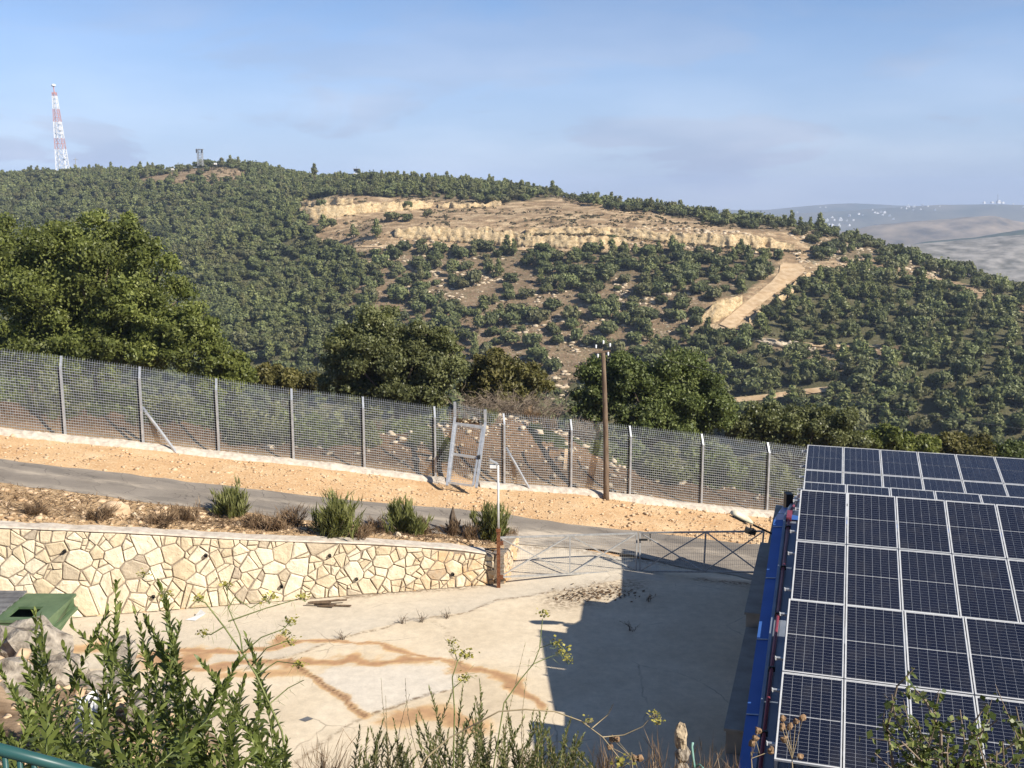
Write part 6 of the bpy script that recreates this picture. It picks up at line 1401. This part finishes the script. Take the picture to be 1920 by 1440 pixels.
for k, (x0, y0, lab, hs) in enumerate(((1486, 1440, 'dead thistle with brown heads before the solar panels', [(1467, 1347), (1480, 1362), (1492, 1352), (1505, 1346), (1466, 1364), (1470, 1386), (1500, 1418)]), (1410, 1440, 'dry seed head stalk beside the blue roof edge', [(1416, 1384), (1421, 1370), (1446, 1408), (1410, 1394)]), (1186, 1440, 'brown dead thistle pair before the shaded yard', [(1190, 1422), (1200, 1422), (1148, 1385), (1156, 1386), (1143, 1400)]))):
    stalk('thistle', lab, [[(x0, y0), (x0 - 2, y0 - 30), (hs[0][0] + 8, hs[0][1] + 28), hs[0]]] + [[(x0 - 1, y0 - 18), ((x0 + h_[0]) / 2, (y0 - 18 + h_[1]) / 2), h_] for h_ in hs[1:]], [(a, b_, .021) for a, b_ in hs], 6.2, 20 + k, M['strawstem'], M['thistle'], .004, 'plant', True)
# dry grass at the bottom of the bank
for k, (px, w_) in enumerate(((1230, 40), (1300, 45), (1360, 40), (1130, 40), (610, 40), (1010, 40))):
    q = P(px, 1432, 9.6); b0 = np.array([q[0], q[1], BKf(q[0], q[1])]); broom('dry_grass', 'tuft of straw coloured dry grass at the bank edge', 0, 0, .42, .28, 240, 150 + k, M['dry'], 'grass tuft', 'dry grass tufts on the bank', base=b0, aspect=.02, ll=.13)
# thorny shrub at the right
rs = np.random.default_rng(77); root = P(1790, 1500, 5.0); root[2] = BKf(root[0], root[1]); sh = thing('thorn_shrub', 'thorny shrub with small pale green leaves before the solar panels', 'shrub', root); LC = []; m_ = MB()
tips = [(1715, 1252), (1672, 1302), (1735, 1310), (1760, 1300), (1800, 1330), (1850, 1320), (1905, 1325), (1690, 1390), (1640, 1412), (1720, 1350), (1780, 1370), (1830, 1380), (1880, 1390), (1750, 1400), (1700, 1430), (1820, 1430), (1900, 1420), (1870, 1350), (1935, 1360), (1760, 1440)]
for k, (a, b_) in enumerate(tips):
    e = P(a, b_, 5.0 + rs.uniform(-.35, .35)); s0 = root + (rs.normal() * .12, rs.normal() * .12, 0); mid = s0 * .42 + e * .58 + rs.normal(size=3) * .07; C = [s0, s0 * .7 + mid * .3 + rs.normal(size=3) * .03, mid, mid * .45 + e * .55 + rs.normal(size=3) * .03, e]; m_.tube(C, [.012, .010, .007, .005, .003], 5, False)
    for q in range(6):
        f = rs.uniform(.3, 1.0); s = mid + (e - mid) * f * rs.random() if f > .5 else mid; d = rs.normal(size=3) * .10; m_.tube([s, s + d * .5 + rs.normal(size=3) * .01, s + d], [.004, .003, .0015], 4, False)
        for z in range(11): LC.append(s + d * rs.random() + rs.normal(size=3) * .014)
    for z in range(16): LC.append(mid + (e - mid) * rs.random() + rs.normal(size=3) * .016)
m_.build('branches', M['twig'], sh, True); LC = np.array(LC); N = rs.normal(size=LC.shape) + (0, -.2, .7); N /= np.linalg.norm(N, axis=1)[:, None]; V, F = leaf_quads(LC, N, .018 * (.6 + .8 * rs.random(len(LC))), rs, .68, .15); o_ = mesh_obj('foliage', V, F, M['hawleaf'], sh); set_attr(o_, 'rnd', np.repeat(rs.random(len(LC)), 4))

# boulders and stones on the bank
def bank_rock(px, py, t, s, lab, k, fl=.8, mat=None, sub=3):
    q = P(px, py, t); V, F = rock_vf(q, s, 200 + k, sub, fl, .55); tag(MB().add(V, F).build('boulder', mat or M['boulder']), lab, 'boulder')
bank_rock(52, 1232, 9.9, (.43, .36, .42), 'large grey limestone boulder in front of the dumpster', 1); bank_rock(228, 1222, 10.2, (.19, .17, .17), 'grey boulder with a rounded top beside the rust stain', 2); bank_rock(20, 1300, 9.0, (.36, .3, .34), 'pale boulder below the largest boulder behind the herbs', 3)
bank_rock(195, 1285, 9.6, (.24, .2, .16), 'reddish stone below the rounded boulder', 4); bank_rock(285, 1318, 9.2, (.24, .2, .2), 'mottled stone behind the low herbs', 5); bank_rock(365, 1340, 9.4, (.20, .17, .15), 'flat stone at the edge of the bank', 6); bank_rock(150, 1405, 7.0, (.18, .15, .16), 'pale stone behind the teal railing', 7); bank_rock(235, 1268, 9.9, (.14, .12, .11), 'small broken stone between two larger ones', 8); bank_rock(318, 1292, 9.7, (.13, .12, .10), 'small reddish stone at the stained concrete edge', 9); bank_rock(120, 1265, 9.6, (.26, .22, .24), 'rough boulder right of the large grey one', 10)
def on_bank(r):
    x = r.uniform(-7, -2.6); y = r.uniform(6, 11.2); return (x, y)
scatter('bank_rubble', 900, on_bank, (.02, .10), M['rubble'], 9, .65, BK)
def on_bank2(r): return (r.uniform(-3, 3), r.uniform(6, 11))
scatter('bank_pebbles', 500, on_bank2, (.02, .07), M['boulder'], 10, .65, BK)
q = P(1277, 1383, 9.8); V, F = rock_vf(q, (.062, .06, .13), 321, 3, 1.25, .4); tag(MB().add(V, F).build('rock', M['pale_rock']), 'upright pale rock balanced on the bank before the shaded yard', 'rock'); V, F = rock_vf(q + (.02, 0, -.15), (.08, .075, .09), 322, 3, 1.0, .4); tag(MB().add(V, F).build('rock', M['boulder']), 'lower pale rock under the upright one on the bank', 'rock')
zb = BKf(q[0], q[1]); tag(MB().add(*rock_vf((q[0] + .02, q[1], (zb + q[2] - .2) / 2), (.11, .10, max(.1, (q[2] - .18 - zb) / 2)), 323, 2, 1.0)).build('rock', M['boulder']), 'buried base stone under the pair of pale rocks', 'rock')
M['hose'] = simple('pale_green_hose', (.16, .32, .27), (.24, .42, .36), 5, .5); hs = thing('hose', 'pale green hose standing up beside the balanced rock', 'hose', P(1298, 1450, 9.6)); MB().tube([P(1305, 1460, 9.6), P(1300, 1425, 9.6), P(1297, 1400, 9.6), P(1299, 1392, 9.6)], .012, 7).build('pipe', M['hose'], hs, True); MB().tube([P(1300, 1440, 9.6), P(1312, 1433, 9.6), P(1322, 1445, 9.5)], .010, 7).build('loop', M['hose'], hs, True)
# printed plastic sheet caught in the herbs
r9 = np.random.default_rng(9); c = P(172, 1335, 7.6); gx, gy = np.meshgrid(np.linspace(-1, 1, 12), np.linspace(-1, 1, 10)); zz = (fbm(gx * 1.7 + 3, gy * 1.7) - .5) * .22; Xs = c[0] + gx * .12 + zz * .1; Zs = c[2] + gy * .13 * CP + zz * .2; Ys = c[1] + zz + gy * .05
ps = thing('plastic_sheet', 'crumpled white plastic sheet with dark print caught among the herbs', 'sheet', c - (0, 0, .2)); i_ = np.arange(120).reshape(10, 12); FQ = np.stack([i_[:-1, :-1], i_[:-1, 1:], i_[1:, 1:], i_[1:, :-1]], -1).reshape(-1, 4); mesh_obj('film', np.stack([Xs, Ys, Zs], -1).reshape(-1, 3), FQ, M['white'], ps)
for a, b_ in ((2, 3), (6, 2), (8, 5), (4, 6)): mesh_obj('print_bar', np.array([[Xs[b_, a], Ys[b_, a] - .006, Zs[b_, a]], [Xs[b_, a + 1], Ys[b_, a + 1] - .006, Zs[b_, a + 1]], [Xs[b_ + 2, a + 2], Ys[b_ + 2, a + 2] - .006, Zs[b_ + 2, a + 2]], [Xs[b_ + 2, a + 1], Ys[b_ + 2, a + 1] - .006, Zs[b_ + 2, a + 1]]]), [(0, 1, 2, 3)], M['dark_metal'], ps)
# teal railing
M['teal'] = simple('teal_painted_steel', (.020, .070, .068), (.030, .095, .090), 6, .38); ra, rb = P(-150, 1366, 3.0), P(330, 1492, 3.35); rl_ = thing('railing', 'teal painted steel railing at the corner of the terrace', 'railing', (ra + rb) / 2 - (0, 0, 1.0))
MB().tube([ra, rb], .018, 12).build('top_rail', M['teal'], rl_, True); n = 18; lowz = .95
for k in range(n):
    q = ra + (rb - ra) * (k + .5) / n; MB().tube([q, q - (0, 0, lowz)], .0085, 8).build('baluster', M['teal'], rl_, True)
MB().tube([ra - (0, 0, lowz), rb - (0, 0, lowz)], .015, 10).build('bottom_rail', M['teal'], rl_, True)
for f in (.0, 1.0): q = ra + (rb - ra) * f; MB().tube([q + (0, 0, .02), (q[0], q[1], BKf(q[0], q[1]) - .05)], .02, 8).build('post', M['teal'], rl_, True)
# ------------------------------------------------------------------ the air between here and the far ridges
hz = MB().box((1500, 3900, -130), (13000, 8600, 540)).build('haze', None)
tag(hz, kind='stuff')
m = bpy.data.materials.new('haze_air'); m.use_nodes = True; nt = m.node_tree; nt.nodes.clear()
o = nt.nodes.new('ShaderNodeOutputMaterial'); pv = nt.nodes.new('ShaderNodeVolumePrincipled')
pv.inputs['Color'].default_value = (.60, .74, 1.0, 1); pv.inputs['Density'].default_value = 1.5e-4; pv.inputs['Anisotropy'].default_value = 0.0
nt.links.new(pv.outputs[0], o.inputs['Volume']); hz.data.materials.append(m)
